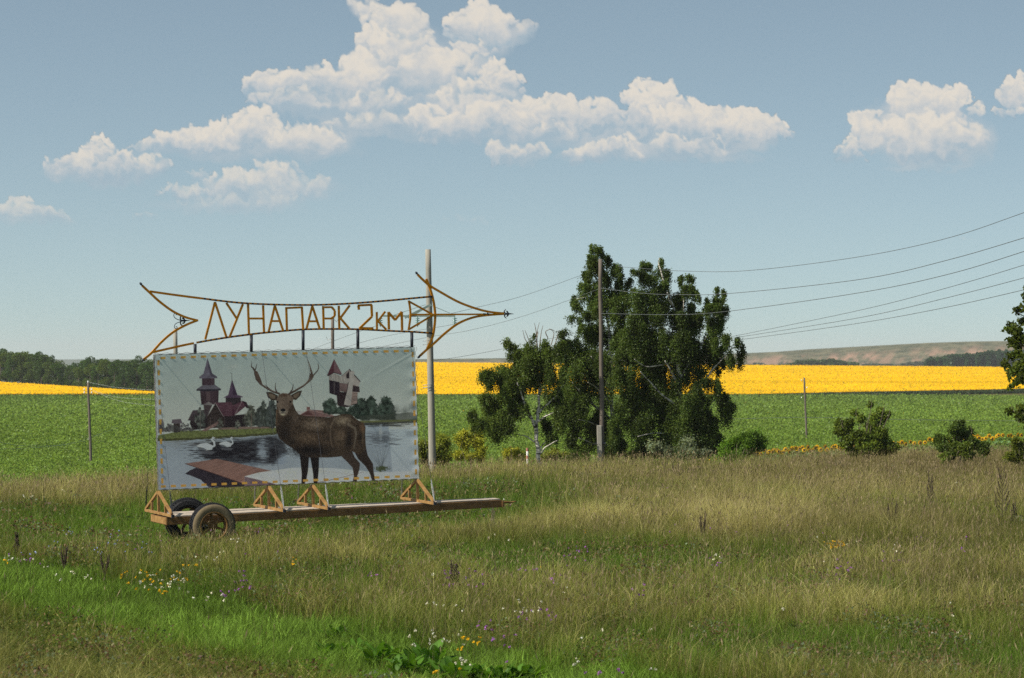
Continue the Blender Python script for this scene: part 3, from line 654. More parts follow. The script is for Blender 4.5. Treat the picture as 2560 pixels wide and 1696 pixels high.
poly(p7([(968, 228), (1030, 236), (1180, 300), (1168, 348), (968, 306)]), (136, 130, 126), tex=.4, n=fbm(X/1.4, Y/12, 74, 2))
poly(p7([(1215, 365), (1300, 380), (1305, 440), (1215, 440)]), (58, 46, 50)); stroke(p7([(1215, 436), (1305, 442)]), (140, 126, 120), 1.1)
poly(p7([(1212, 205), (1248, 215), (1205, 590), (1128, 575), (1170, 400)]), (146, 140, 136), tex=.2); stroke(p7([(1215, 85), (1250, 95), (1225, 250)]), (134, 138, 138), .7, op=.6); stroke(p7([(1128, 575), (1170, 400), (1180, 330)]), (50, 40, 44), 1.6)
poly(p7([(1025, 78), (1112, 242), (1098, 252), (1022, 226), (966, 258), (948, 262)]), (104, 76, 82), tex=.3); poly(p7([(1025, 78), (1022, 226), (966, 256), (948, 258)]), (82, 44, 54)); stroke(p7([(948, 250), (962, 262), (1022, 226), (1100, 250)]), (46, 34, 44), 1.6)
# deer
fur = .5+.95*(fbm(X/2.0, Y/3.4, 81, 3)-.5)
poly(p7([(1225, 1050), (1370, 1030), (1392, 1130), (1448, 1220), (1455, 1300), (1473, 1405), (1438, 1405), (1412, 1320), (1366, 1245), (1285, 1165)]), (52, 42, 38), tex=.4, n=fur)
poly(p7([(1085, 1120), (1215, 1070), (1250, 1150), (1306, 1212), (1302, 1275), (1280, 1350), (1272, 1418), (1228, 1415), (1240, 1350), (1226, 1262), (1168, 1200)]), (64, 52, 46), tex=.4, n=fur)
poly(p7([(645, 1090), (752, 1140), (742, 1290), (722, 1400), (700, 1444), (668, 1436), (672, 1330), (660, 1200)]), (38, 32, 32), tex=.4, n=fur)
poly(p7([(762, 1130), (862, 1130), (858, 1290), (848, 1400), (842, 1446), (803, 1446), (796, 1330), (780, 1230)]), (34, 29, 30), tex=.4, n=fur)
poly(p7([(400, 545), (392, 700), (387, 800), (400, 880), (430, 945), (500, 1005), (580, 1056), (650, 1118), (750, 1152), (860, 1150), (960, 1152), (1090, 1142), (1140, 1110), (1215, 1082), (1300, 1120), (1372, 1060), (1364, 900), (1368, 820), (1345, 778), (1270, 735), (1212, 684), (1130, 676), (1040, 697), (960, 714), (860, 706), (720, 700), (640, 680), (608, 640), (580, 570), (560, 520), (480, 520)]), (66, 53, 43), tex=.75, n=fur)
b7(480, 880, 110, 150, (36, 31, 30), soft=.8, op=.85); b7(760, 1080, 330, 90, (32, 28, 29), soft=.7, op=.95); b7(1180, 960, 60, 150, (34, 29, 29), soft=.8, op=.9); b7(560, 980, 130, 70, (38, 33, 31), soft=.9, op=.8)
b7(820, 790, 180, 80, (124, 106, 90), soft=1, op=.75, n=fur, tex=.6); b7(1120, 750, 120, 70, (134, 118, 98), soft=1, op=.8, n=fur, tex=.5); b7(740, 940, 160, 70, (104, 84, 66), soft=1, op=.7, n=fur, tex=.7); b7(1090, 930, 90, 110, (104, 86, 68), soft=1, op=.7, n=fur, tex=.6)
b7(1335, 830, 40, 80, (112, 82, 58), soft=.9, op=.75); stroke(p7([(1180, 790), (1250, 830), (1265, 900), (1240, 1050)]), (118, 106, 92), 7, 3, op=.55, soft=3); stroke(p7([(1030, 720), (985, 820), (985, 960), (1010, 1040)]), (110, 94, 80), 3.5, 2, op=.6, soft=2)
b7(1310, 930, 30, 110, (40, 34, 32), soft=.9, op=.8); stroke(p7([(1345, 870), (1330, 1000)]), (104, 86, 66), 3, 1.5, op=.6, soft=2)
b7(600, 720, 60, 90, (96, 82, 72), soft=1, op=.55, n=fur, tex=.5); stroke(p7([(400, 640), (395, 800)]), (112, 84, 58), 3, 1, op=.6, soft=2)
b7(520, 740, 60, 70, (44, 38, 34), soft=1, op=.8)
for e in ([(405, 530), (345, 528), (302, 495), (284, 438), (340, 438), (412, 475)], [(560, 515), (610, 526), (655, 482), (677, 420), (628, 430), (556, 470)]):
    poly(p7(e), (58, 46, 38), tex=.3); cx_ = sum(q[0] for q in e)/6; cy_ = sum(q[1] for q in e)/6
    poly(p7([((q[0]-cx_)*.6+cx_, (q[1]-cy_)*.6+cy_) for q in e]), (112, 96, 80), op=.75, soft=2)
poly(p7([(396, 530), (420, 468), (470, 448), (540, 458), (582, 505), (572, 575), (530, 630), (514, 685), (470, 700), (430, 686), (418, 635), (402, 590)]), (100, 84, 72), tex=.4, n=fur)
b7(480, 475, 60, 28, (70, 50, 38), soft=.9, op=.9); b7(440, 570, 26, 60, (124, 108, 96), soft=1, op=.6); b7(500, 560, 20, 60, (84, 70, 64), soft=1, op=.6); b7(545, 590, 30, 60, (60, 48, 42), soft=1, op=.7)
b7(470, 655, 48, 36, (142, 132, 118), soft=.6, op=.9); b7(470, 636, 32, 22, (28, 26, 30), soft=.3, rough=.1); b7(468, 664, 34, 7, (44, 38, 36), soft=.6, rough=.1); b7(468, 684, 32, 11, (158, 150, 126), soft=.6, rough=.1)
for ex in (407, 549): b7(ex, 545, 15, 13, (26, 22, 22), soft=.5, rough=.1)
AN = (72, 58, 52); AL = (120, 104, 92)
for pts, a, b in (([(425, 455), (370, 438), (300, 402), (225, 352), (180, 300), (163, 240), (160, 200)], 5, 4), ([(160, 205), (140, 175), (125, 165), (128, 105)], 5, 1), ([(160, 205), (172, 180), (184, 130)], 4, 1), ([(400, 440), (385, 400), (386, 340)], 4.2, 1), ([(335, 418), (300, 385), (275, 358)], 3.6, 1),
                  ([(535, 460), (600, 425), (690, 372), (760, 315), (795, 262), (845, 205), (858, 170), (850, 130)], 5.5, 1.4), ([(790, 270), (772, 200), (760, 150), (735, 80)], 6, 1), ([(545, 450), (572, 405), (580, 350)], 4.4, 1), ([(600, 430), (640, 405), (672, 370)], 3.6, 1)):
    stroke(p7(pts), AN, a, b)
poly(p7([(160, 200), (190, 215), (225, 290), (250, 370), (215, 350), (165, 260)]), (84, 68, 60), tex=.4, n=fur); poly(p7([(760, 235), (800, 255), (790, 300), (730, 350), (700, 372), (745, 300)]), (84, 70, 62), tex=.4, n=fur)
stroke(p7([(240, 360), (300, 398), (380, 436)]), AL, 1.2, op=.7); stroke(p7([(600, 415), (700, 358), (765, 290)]), AL, 1.4, op=.7); stroke(p7([(752, 120), (775, 220)]), AL, 1.6, op=.7); stroke(p7([(205, 215), (230, 165)]), (120, 110, 110), .8, op=.6)
# dashed orange border
def dash(x, y, w_, h_): poly([Z1(x-w_/2, y-h_/2), Z1(x+w_/2, y-h_/2-.8), Z1(x+w_/2, y+h_/2-.8), Z1(x-w_/2, y+h_/2)], (206, 128, 22), soft=.7, tex=.1)
for k in range(25):
    t_ = k/24; dash(147+(1472-147)*t_, 513+(475-513)*t_-3*math.sin(t_*3.14), 28, 13); dash(148+(1478-148)*t_, 1213+(1157-1213)*t_, 28, 13)
for k in range(13):
    t_ = k/12; dash(122+(143-122)*t_, 540+(1182-540)*t_, 13, 29); dash(1507+(1525-1507)*t_, 494+(1133-494)*t_, 12, 29)
stroke(p7([(1820, 1380), (1935, 1240)]), (196, 204, 206), 1.0, op=.5)
PRINT_GAIN = 2.2                           # print colours as read in the picture -> ink reflectance
cv *= (1+.16*(fbm(X/2.4, Y/2.4, 88, 3)-.5))[..., None]; lum_ = np.maximum(cv.mean(-1, keepdims=True), .004); cv = lum_+(cv-lum_)*.84; cv = np.clip(cv*np.clip((lum_/.30)**.10, .6, 1.05), .008, 1)
cvl = np.clip(cv*np.array([1.07, 1.0, .93])*PRINT_GAIN, 0, .88)
wr = .003*(fbm(iu*9, iv*5, 91, 3)-.5)+.0035*np.exp(-((1-iu)/.03)**2)*np.sin(iv*60+3*fbm(iu*20, iv*9, 3, 2))
cr_ = np.maximum(0, 1-np.abs((1-iu)*6.4*.5-(iv*3.1-.12))/.05)*np.exp(-((1-iu)*6.4/.9)**2)*.002
PP2 = PP.copy(); PP2[..., 1] -= wr+cr_
# scalloped edges between the lacing eyelets
PP2[..., 2] += -.012*np.abs(np.sin(iu*math.pi*25))*np.exp(-iv/.01)+.012*np.abs(np.sin(iu*math.pi*25))*np.exp(-(1-iv)/.01)
PP2[..., 0] += .012*np.abs(np.sin(iv*math.pi*13))*np.exp(-iu/.006)-.012*np.abs(np.sin(iv*math.pi*13))*np.exp(-(1-iu)/.006)
ids = np.arange(NXP*NYP).reshape(NYP, NXP); Fp = np.stack([ids[:-1, :-1], ids[1:, :-1], ids[1:, 1:], ids[:-1, 1:]], -1).reshape(-1, 4)
m, t = nodes('printed_vinyl'); o = N(t, 'ShaderNodeOutputMaterial'); a = N(t, 'ShaderNodeVertexColor', layer_name='Col'); p = N(t, 'ShaderNodeBsdfPrincipled', Roughness=.75)
p.inputs['Specular IOR Level'].default_value = .15; t.links.new(a.outputs['Color'], p.inputs['Base Color']); t.links.new(p.outputs[0], o.inputs['Surface'])
panel = setp(npmesh('billboard', PP2.reshape(-1, 3), Fp, m, cvl.reshape(-1, 3), parent=trailer, smooth=True), 'vinyl print of a stag, timber towers, swans and a dock with dashed orange border')
# frame behind the print
fm = MB(); eps = .012
def P3(p, y): return Vector((p.x, y, p.z))
fr = [P3(c, .0) for c in (cTL, cTR, cBR, cBL)]
cen = sum(fr, Vector())/4
fr = [c+(cen-c).normalized()*.06 for c in fr]
for a, b in zip(fr, fr[1:]+fr[:1]): fm.bar(a, b, .06, .06)
for k in range(1, 5):
    t_ = k/5; fm.bar(fr[0].lerp(fr[1], t_)+Vector((0, .0, -.03)), fr[3].lerp(fr[2], t_)+Vector((0, 0, .03)), .05, .055)
fm.bar(fr[0].lerp(fr[3], .5)+Vector((.03, 0, 0)), fr[1].lerp(fr[2], .5)-Vector((.03, 0, 0)), .045, .05)
fm.build('panel_frame', M_frame, panel)
# back of the print
bk = MB(); q = [P3(c, .034) for c in (cTL, cTR, cBR, cBL)]; q2 = [P3(c, .037) for c in (cTL, cTR, cBR, cBL)]
bk.add(q+q2, [(0,1,2,3),(7,6,5,4),(0,4,5,1),(1,5,6,2),(2,6,7,3),(3,7,4,0)]); bk.build('back_sheet', pm('back_vinyl', (.5, .5, .48), (.65, .65, .63), rough=.8, bump=.1), panel)
# lacing rope round the edge
lc = MB()
for (a, b, n) in ((cTL, cTR, 26), (cBL, cBR, 26), (cTL, cBL, 13), (cTR, cBR, 13)):
    pts = []; nrmv = (P3(a, 0).lerp(P3(b, 0), .5)-cen).normalized()
    for k in range(n*4+1):
        t_ = k/(n*4); p = a.lerp(b, t_)+nrmv*(.022+.014*math.sin(k*math.pi/2+.6))+Vector((0, -.012 if k % 4 < 2 else .03, 0)); pts.append(p)
    lc.tube(pts, .0045, 4)
lc.build('lacing_rope', pm('grey_rope', (.10, .09, .08), (.25, .23, .2), scale=30, rough=.9, bump=0), panel)
# guy cables with turnbuckles
top_h = lambda s_: cTL.z+(cTR.z-cTL.z)*(s_-cTL.x)/(cTR.x-cTL.x)
for i, (s_, hA) in enumerate(TS):
    for sg in (-1, 1):
        st_ = min(max(s_-.1, cTL.x+.02), cTR.x-.02)
        tp_ = Vector((st_+(.25 if sg < 0 else 0)*0, sg*.06, top_h(st_)+.02)); bt = Vector((s_, sg*(BH-.01), htop+.1))
        g = MB(); g.tube([tp_, tp_.lerp(bt, .86)], .004, 4); go = g.build('guy_cable', M_dark, trailer)
        g = MB(); a = tp_.lerp(bt, .86); b = bt
        g.tube([a, a.lerp(b, .15), a.lerp(b, .2), a.lerp(b, .7), a.lerp(b, .75), b], [.012, .012, .006, .006, .014, .010], 5)
        u_ = Vector((1, 0, 0))*.014
        for q_ in (-1, 1): g.tube([a.lerp(b, .15)+u_*q_, a.lerp(b, .75)+u_*q_], .005, 4)
        g.build('turnbuckle', M_galv if i > 0 else M_dark, go)
# posts of the arrow sign
for x, ya, yb in ((322, 430, 500), (628, 382, 490), (910, 356, 480), (1208, 355, 472), (1502, 368, 462)):
    g = MB(); g.tube([o1(x, ya+6), o1(x, yb)], .036, 12); g.build('post', M_dark, trailer, True)
# arrow ------------------------------------------------------------------
arrow = bpy.data.objects.new('arrow_sign', None); col.objects.link(arrow); arrow.parent = trailer; arrow.location = (0, 0, 0)
def cat(pts, n=6):                        # smooth curve through picture points
    out_ = []; P_ = [pts[0]]+pts+[pts[-1]]
    for i in range(1, len(P_)-2):
        a, b, c, d = [np.array(P_[i+k], float) for k in (-1, 0, 1, 2)]
        for k in range(n):
            t_ = k/n; out_.append(tuple(.5*((2*b)+(-a+c)*t_+(2*a-5*b+4*c-d)*t_**2+(-a+3*b-3*c+d)*t_**3)))
    out_.append(tuple(map(float, pts[-1]))); return out_
def rib(name, pts, wd=.048, dp=.04, mat=M_orange, y=0.0, curve=True):
    g = MB(); q = cat(pts) if curve else pts; g.ribbon([o1(*a, y) for a in q], wd, dp); return g.build(name, mat, arrow)
rib('tail_bar', [(33, 118), (75, 157), (130, 207), (200, 258), (270, 291), (337, 309)])
rib('tail_bar', [(337, 307), (270, 334), (200, 374), (140, 425), (85, 485), (42, 520)], y=.003)
top = [(75, 150), (200, 168), (355, 188), (560, 212), (760, 222), (960, 224), (1150, 217), (1340, 203), (1480, 190), (1612, 178)]
bot = [(85, 483), (190, 459), (300, 435), (470, 405), (640, 382), (760, 370), (900, 358), (1060, 355), (1220, 357), (1400, 366), (1500, 370), (1612, 378)]
for pts, xs in ((top, 355), (bot, 320)):
    c_ = cat(pts, 10); pl = [q for q in c_ if q[0] <= xs+8]; sp = [q for q in c_ if q[0] >= xs]
    rib('rail', pl, curve=False, y=-.002); so = rib('rail', sp, curve=False, mat=M_stripe, wd=.042)
    so['label'] = 'striped black and orange rail'
    g = MB(); L3 = [o1(*q, -.0235) for q in sp]; acc = 0; on_ = True; cur = [L3[0]]
    tot = sum((b-a).length for a, b in zip(L3[:-1], L3[1:])); step = .062; n_ = int(tot/step)
    def along(d):
        for a, b in zip(L3[:-1], L3[1:]):
            l = (b-a).length
            if d <= l: return a.lerp(b, d/l)
            d -= l
        return L3[-1]
    for k in range(0, n_, 2): g.bar(along(k*step)+Vector((0, 0, .0065)), along((k+1)*step)+Vector((0, 0, .0065)), .031, .006)
    g.build('stripes', M_orange, so)
rib('head_bar', [(1580, 82), (1606, 150), (1622, 215), (1629, 280), (1625, 340), (1614, 400), (1585, 462)], y=.002)
rib('head_bar', [(1533, 58), (1565, 90), (1600, 119), (1660, 155), (1750, 205), (1840, 240), (1920, 261), (2003, 270)], y=-.002)
rib('head_bar', [(1545, 502), (1580, 470), (1625, 431), (1690, 372), (1760, 322), (1840, 291), (1920, 279), (2003, 273)], y=.004)
rib('shaft_bar', [(1500, 277), (1640, 276), (1890, 275)], curve=False, y=-.004, wd=.04)
rib('fletching_bar', [(1485, 200), (1492, 240), (1494, 290), (1484, 362)], wd=.04, y=.001)
rib('fletching_bar', [(1487, 205), (1612, 274)], wd=.04, curve=False, y=.003)
rib('fletching_bar', [(1490, 355), (1618, 279)], wd=.04, curve=False, y=.005)
LT = [
 [[(377, 412), (430, 208)], [(430, 208), (492, 398)]],
 [[(492, 213), (547, 296)], [(582, 220), (510, 398)]],
 [[(610, 220), (615, 382)], [(692, 226), (697, 374)], [(615, 298), (692, 298)]],
 [[(722, 372), (756, 228)], [(756, 228), (801, 364)], [(738, 312), (786, 312)]],
 [[(818, 236), (822, 364)], [(818, 241), (906, 237)], [(903, 235), (910, 358)]],
 [[(928, 357), (960, 230)], [(960, 230), (1001, 356)], [(943, 313), (987, 313)]],
 [[(1019, 230), (1022, 356)], [(1020, 237), (1066, 236)], [(1066, 236), (1082, 255)], [(1082, 255), (1082, 284)], [(1082, 284), (1064, 298)], [(1064, 298), (1024, 298)]],
 [[(1104, 228), (1107, 354)], [(1164, 226), (1111, 298)], [(1113, 296), (1164, 356)]],
 [[(1214, 250), (1211, 228)], [(1208, 227), (1284, 223)], [(1282, 223), (1285, 287)], [(1285, 287), (1218, 351)], [(1214, 350), (1292, 351)]],
 [[(1311, 262), (1312, 358)], [(1357, 260), (1317, 313)], [(1316, 311), (1363, 358)]],
 [[(1375, 262), (1377, 358)], [(1375, 264), (1411, 306)], [(1411, 306), (1447, 261)], [(1447, 261), (1449, 362)]],
]
for k, L_ in enumerate(LT):
    g = MB()
    for j, seg in enumerate(L_):
        a, b = [o1(*q, -.001*j) for q in seg]
        wv = .046 if k < 8 else .042
        if k in (8, 10): wv = .05
        g.bar(a, b, wv, .036)
    g.build('letter', M_orange, arrow)
def orn(name, lines, blobs=()):
    g = MB()
    for pts, r0, r1 in lines:
        c_ = cat(pts, 5); n = len(c_); g.tube([o1(*q) for q in c_], [r0+(r1-r0)*i/(n-1) for i in range(n)], 6)
    g.build(name, M_dark, arrow, True)
def Q(pts, sc, ox, oy): return [((ox+x/sc-340)*2.178, (oy+y/sc-660)*2.178) for x, y in pts]
q1 = lambda pts: Q(pts, 9.8, 380, 680)
orn('scroll', [(q1([(680, 1185), (600, 1155), (545, 1105), (535, 1050), (560, 1015), (600, 1015), (612, 1040), (580, 1060)]), .008, .008), (q1([(680, 1230), (600, 1260), (555, 1305), (550, 1360), (585, 1395), (615, 1380), (610, 1350), (580, 1345)]), .008, .008),
   (q1([(700, 1190), (695, 1130), (705, 1095), (740, 1080)]), .018, .012), (q1([(700, 1200), (700, 1260), (715, 1300), (745, 1310)]), .018, .012), (q1([(735, 1135), (775, 1145), (800, 1190)]), .016, .02), (q1([(745, 1260), (785, 1250), (805, 1200)]), .016, .02), (q1([(690, 1197), (820, 1195), (860, 1192), (930, 1197)]), .026, .004)])
q2 = lambda pts: Q(pts, 15.68, 1180, 740)
orn('spearhead', [(q2([(440, 718), (520, 718), (600, 718)]), .024, .012), (q2([(618, 650), (618, 718), (620, 790)]), .01, .012), (q2([(600, 718), (650, 718), (820, 720)]), .036, .002)])
orn('spearhead', [(q2([(1290, 705), (1420, 705)]), .022, .03), (q2([(1290, 690), (1262, 620), (1290, 570), (1328, 520)]), .02, .006), (q2([(1340, 600), (1385, 620), (1410, 690)]), .008, .024), (q2([(1285, 720), (1280, 800), (1310, 850), (1355, 885)]), .02, .006), (q2([(1345, 800), (1390, 790), (1418, 720)]), .008, .024), (q2([(1430, 708), (1500, 706), (1650, 711)]), .026, .002)])
for a, b in (((35, 120), (20, 101)), ((46, 515), (33, 530)), ((1536, 60), (1521, 43)), ((1550, 498), (1533, 514))):
    g = MB(); A_, B_ = o1(*a), o1(*b); d = B_-A_
    g.tube([A_, A_+d*.25, A_+d*.45, A_+d*.8, B_], [.022, .016, .03, .024, .004], 8); g.build('finial', M_dark, arrow, True)
# ------------------------------------------------------------------ poles and wires
M_conc = pm('pole_concrete', (.24, .225, .19), (.36, .34, .29), scale=3, rough=.9, bump=.25, stretch=(3, 3, .6), lo=.25, hi=.75)
M_wood = pm('weathered_pole_wood', (.10, .08, .065), (.20, .168, .14), scale=4, rough=.9, bump=.5, stretch=(6, 6, .5), lo=.3, hi=.75)
M_wire = pm('aluminium_wire', (.10, .11, .11), (.16, .17, .17), rough=.5, bump=0)
M_wirel = pm('bright_wire', (.40, .42, .40), (.5, .5, .48), rough=.5, bump=0)
M_glass = pm('insulator_glass', (.16, .30, .27), (.24, .40, .36), rough=.15, bump=0, spec=.6)
M_porc = pm('insulator_porcelain', (.7, .7, .68), (.8, .8, .78), rough=.2, bump=0, spec=.5)
M_arm = pm('crossarm_steel', (.14, .20, .18), (.24, .30, .27), rough=.6, bump=.1)
def gz(x, y): return float(G(np.array(float(x)), np.array(float(y))))
def pole(name, label, top, D, wt, wb, basex, mat, cat_='utility pole', group='utility poles', bury=.3):
    t_ = at(top[0], top[1], D); xb = (basex-CX)/FPX*D; zb = gz(xb, D)
    r = empty(name, (xb, D, zb)); setp(r, label, cat_, group)
    g = MB(); n = 12; tp_ = Vector((t_.x-xb, 0, t_.z-zb)); ra = wt/2/FPX*D; rb = wb/2/FPX*D
    pts = [Vector((0, 0, -bury)).lerp(tp_, k/n)+Vector((.01*math.sin(k*1.7), 0, 0))*(mat is M_wood) for k in range(n+1)]
    g.tube(pts, [rb+(ra-rb)*k/n for k in range(n+1)], 16); g.build('shaft', mat, r, True)
    return r, tp_
def insul(parent, p, kind='glass', L=.5):
    g = MB(); p = Vector(p)
    if kind == 'glass':       # hanging string of discs
        prof = [(0, 0)]; k = 0
        pts = [p]; rad = [.012]
        for i in range(4):
            z = -.06-i*L/4.4
            for dz, r_ in ((0, .02), (-.015, .06), (-.03, .115), (-.045, .05), (-.06, .02)): pts.append(p+Vector((0, 0, z+dz))); rad.append(r_)
        pts.append(p+Vector((0, 0, -L-.05))); rad.append(.015)
        g.tube(pts, rad, 10); return g.build('insulator', M_glass, parent, True)
    g.tube([p, p+Vector((0, 0, .05)), p+Vector((0, 0, .07)), p+Vector((0, 0, .12)), p+Vector((0, 0, .15))], [.05, .06, .035, .05, .01], 8)
    return g.build('insulator', M_porc, parent, True)
def hook(parent, z, sgn, x=0):
    g = MB(); g.tube([(x, 0, z), (x+sgn*.12, 0, z-.03), (x+sgn*.24, 0, z-.02), (x+sgn*.27, 0, z+.08)], .012, 5); g.build('hook', M_dark, parent)
    insul(parent, (x+sgn*.27, 0, z+.06), 'porc')
cp, ct = pole('concrete_pole', 'tall round concrete pole with steel crossarm just right of the billboard', (1070, 624), 134, 13.6, 19.5, 1083, M_conc)
def rel(r, px, py, D): p = at(px, py, D)-r.location; return p
D0 = 134
g = MB(); a = rel(cp, 958, 790.5, D0-.2); b = rel(cp, 1138, 790.5, D0-.25); a.y = b.y = -.28; g.bar(a, b, .07, .07, (0, 1, 0)); g.build('crossarm', M_arm, cp)
g = MB(); g.bar(rel(cp, 1012, 795, D0-.36), rel(cp, 1078, 762, D0-.26), .09, .05); g.bar(rel(cp, 1020, 795, D0+.3), rel(cp, 1072, 766, D0+.2), .06, .04); g.tube([rel(cp, 1078, 764, D0-.28), rel(cp, 1124, 783, D0-.28)], .014, 5); g.tube([rel(cp, 1064, 762, D0-.28), rel(cp, 985, 788, D0-.28)], .012, 5); g.build('braces', M_arm, cp)
for px in (951, 1044, 1137): insul(cp, rel(cp, px, 791, D0-.28), 'glass', .38)
for z in (-1.1, -1.25, -2.9, -3.0, -7.6): g = MB(); g.tube([(ct.x+.20*math.cos(q)+.004*z, .20*math.sin(q), ct.z+z-2.6+.02*math.cos(q)) for q in np.linspace(0, 6.283, 17)], .012, 4, False); g.build('band', M_galv, cp)
wp, wt_ = pole('wooden_pole', 'dark wooden pole strapped to a concrete stub in front of the birches', (1500.5, 648), 133, 9.4, 11.5, 1506.5, M_wood)
g = MB(); a = rel(wp, 1498, 1064, 132.8); b = rel(wp, 1500.5, 1172, 132.8)
g.bar(a, b, .20, .22, (0, 1, 0)); g.build('concrete_stub', M_conc, wp, bevel=.02)
for y in (1108, 1158):
    g = MB(); c_ = rel(wp, 1502, y, 132.9); g.box((c_.x-.2, -.28, c_.z-.03), (c_.x+.2, .16, c_.z+.03)); g.build('strap', M_dark, wp)
p1, q1_ = pole('wooden_pole', 'slim wooden pole standing in the green field left of the billboard', (220, 957), 243, 5.8, 7.6, 229.5, M_wood)
for z, s_ in ((-.62, -1), (-.62, 1), (-.85, -1), (-.85, 1)): hook(p1, q1_.z+z, s_, q1_.x)
insul(p1, (q1_.x, 0, q1_.z), 'porc')
for z in (-4.1, -4.2): g = MB(); g.tube([(q1_.x+.05+.11*math.cos(q), .11*math.sin(q), q1_.z+z) for q in np.linspace(0, 6.283, 13)], .014, 4, False); g.build('band', M_galv, p1)
p2, q2_ = pole('wooden_pole', 'slim wooden pole rising from the sunflower row on the right', (2010.5, 945), 330, 4.2, 5.6, 2018, M_wood)
for z, s_ in ((-.35, -1), (-1.1, 1), (-2.1, -1)): hook(p2, q2_.z+z, s_, q2_.x)
p3, q3_ = pole('wooden_pole', 'dark wooden pole showing above the billboard behind the letters', (831, 793), 150, 8.0, 9.5, 838, M_wood)
g = MB(); g.tube([(q3_.x, -.05, q3_.z-.05), (q3_.x+.2, -.05, q3_.z-.22), (q3_.x+.27, -.05, q3_.z-.08)], .014, 5); g.build('hook', M_galv, p3); g = MB(); g.tube([(q3_.x, -.05, q3_.z-.95), (q3_.x-.22, -.05, q3_.z-1.05), (q3_.x-.27, -.05, q3_.z-.9)], .014, 5); g.build('hook', M_galv, p3)
p4, q4_ = pole('concrete_pole', 'round concrete pole showing above the left end of the billboard', (438, 822), 170, 10.4, 12, 446, M_conc)
def wire(label, pts, D1, D2, rad=.008, mat=M_wire):
    """a sagging cable from pole to pole; distance runs evenly along its length"""
    c_ = []
    P_ = [np.array(p, float) for p in pts]; P_ = [2*P_[0]-P_[1]]+P_+[2*P_[-1]-P_[-2]]
    for i in range(1, len(P_)-2):
        a, b, c, d = P_[i-1:i+3]
        for k in range(8):
            t_ = k/8; c_.append(.5*((2*b)+(-a+c)*t_+(2*a-5*b+4*c-d)*t_**2+(-a+3*b-3*c+d)*t_**3))
    c_.append(P_[-2]); n = len(c_)
    x0_, x1_ = c_[0][0], c_[-1][0]
    g = MB(); pp = []
    for q in c_:
        t_ = (q[0]-x0_)/(x1_-x0_); D = 1/((1-t_)/D1+t_/D2); pp.append(at(q[0], q[1], D))
    g.tube(pp, rad, 4); o = g.build('overhead_wire', mat); return setp(o, label, 'wire', 'overhead wires')
wire('uppermost overhead wire sweeping up to the right edge from behind the birch tops', [(1545, 667), (1709, 678), (1882, 676), (2163, 640), (2379, 593), (2560, 532), (2700, 483)], 136, 80)
wire('second overhead wire from the top, pale across the right birch', [(1502, 721), (1600, 733), (1687, 737), (1838, 733), (2163, 697), (2379, 648), (2560, 595), (2700, 552)], 132.6, 80, .009)
wire('third overhead wire from the top, leaving the wooden pole at mid height', [(1502, 784), (1665, 787), (1817, 779), (2163, 730), (2379, 684), (2560, 629), (2700, 582)], 132.6, 80, .009)
wire('topmost of the lower three wires right of the birches', [(1780, 850), (1849, 838), (2163, 773), (2379, 717), (2560, 663), (2700, 618)], 145, 80)
wire('middle of the lower three wires right of the birches', [(1780, 853), (1855, 842), (2163, 792), (2379, 742), (2560, 695), (2700, 656)], 145, 80)
wire('lowest overhead wire right of the birches', [(1780, 856), (1871, 847), (2163, 806), (2379, 766), (2560, 725), (2700, 692)], 145, 80)
wire('wire from the crossarm past the arrow tip up to the tall birch', [(1100, 791), (1196, 768), (1305, 741), (1455, 688)], 134, 138, .007)
wire('wire passing just below the arrow tip towards the wooden pole', [(940, 870), (1078, 842), (1180, 825), (1320, 787), (1500, 722)], 150, 133, .007)
wire('lowest wire between concrete pole and small birch', [(1078, 903), (1140, 894), (1250, 874), (1500, 820)], 134, 139, .007)
wire('wire dropping from the right insulator behind the letters', [(842, 875), (960, 842), (1137, 811)], 150, 133.7, .007)
wire('wire dropping from the left insulator behind the letters', [(700, 905), (842, 850), (951, 811)], 160, 133.7, .007)
wire('upper wire from the slim left pole to the billboard', [(221, 955), (240, 960), (300, 970), (385, 975), (470, 972)], 243, 180, .007, M_wirel)
wire('middle wire from the slim left pole to the billboard', [(234, 977), (290, 993), (385, 999), (470, 998)], 243, 180, .006, M_wirel)
wire('lower wire from the slim left pole to the billboard', [(234, 979), (300, 1003), (370, 1013), (470, 1018)], 243, 180, .006, M_wirel)
wire('upper sagging wire crossing the green field at the left edge', [(-60, 1096), (0, 1106), (60, 1115), (150, 1113), (222, 1095), (340, 1052)], 150, 240, .006, M_wirel)
wire('lower sagging wire crossing the green field at the left edge', [(-60, 1118), (0, 1123), (60, 1121), (150, 1114), (215, 1103)], 150, 240, .006, M_wirel)
wire('thin wire crossing the green field behind the right pole', [(1830, 1048), (2015, 1044), (2300, 1050), (2600, 1053)], 300, 300, .016)
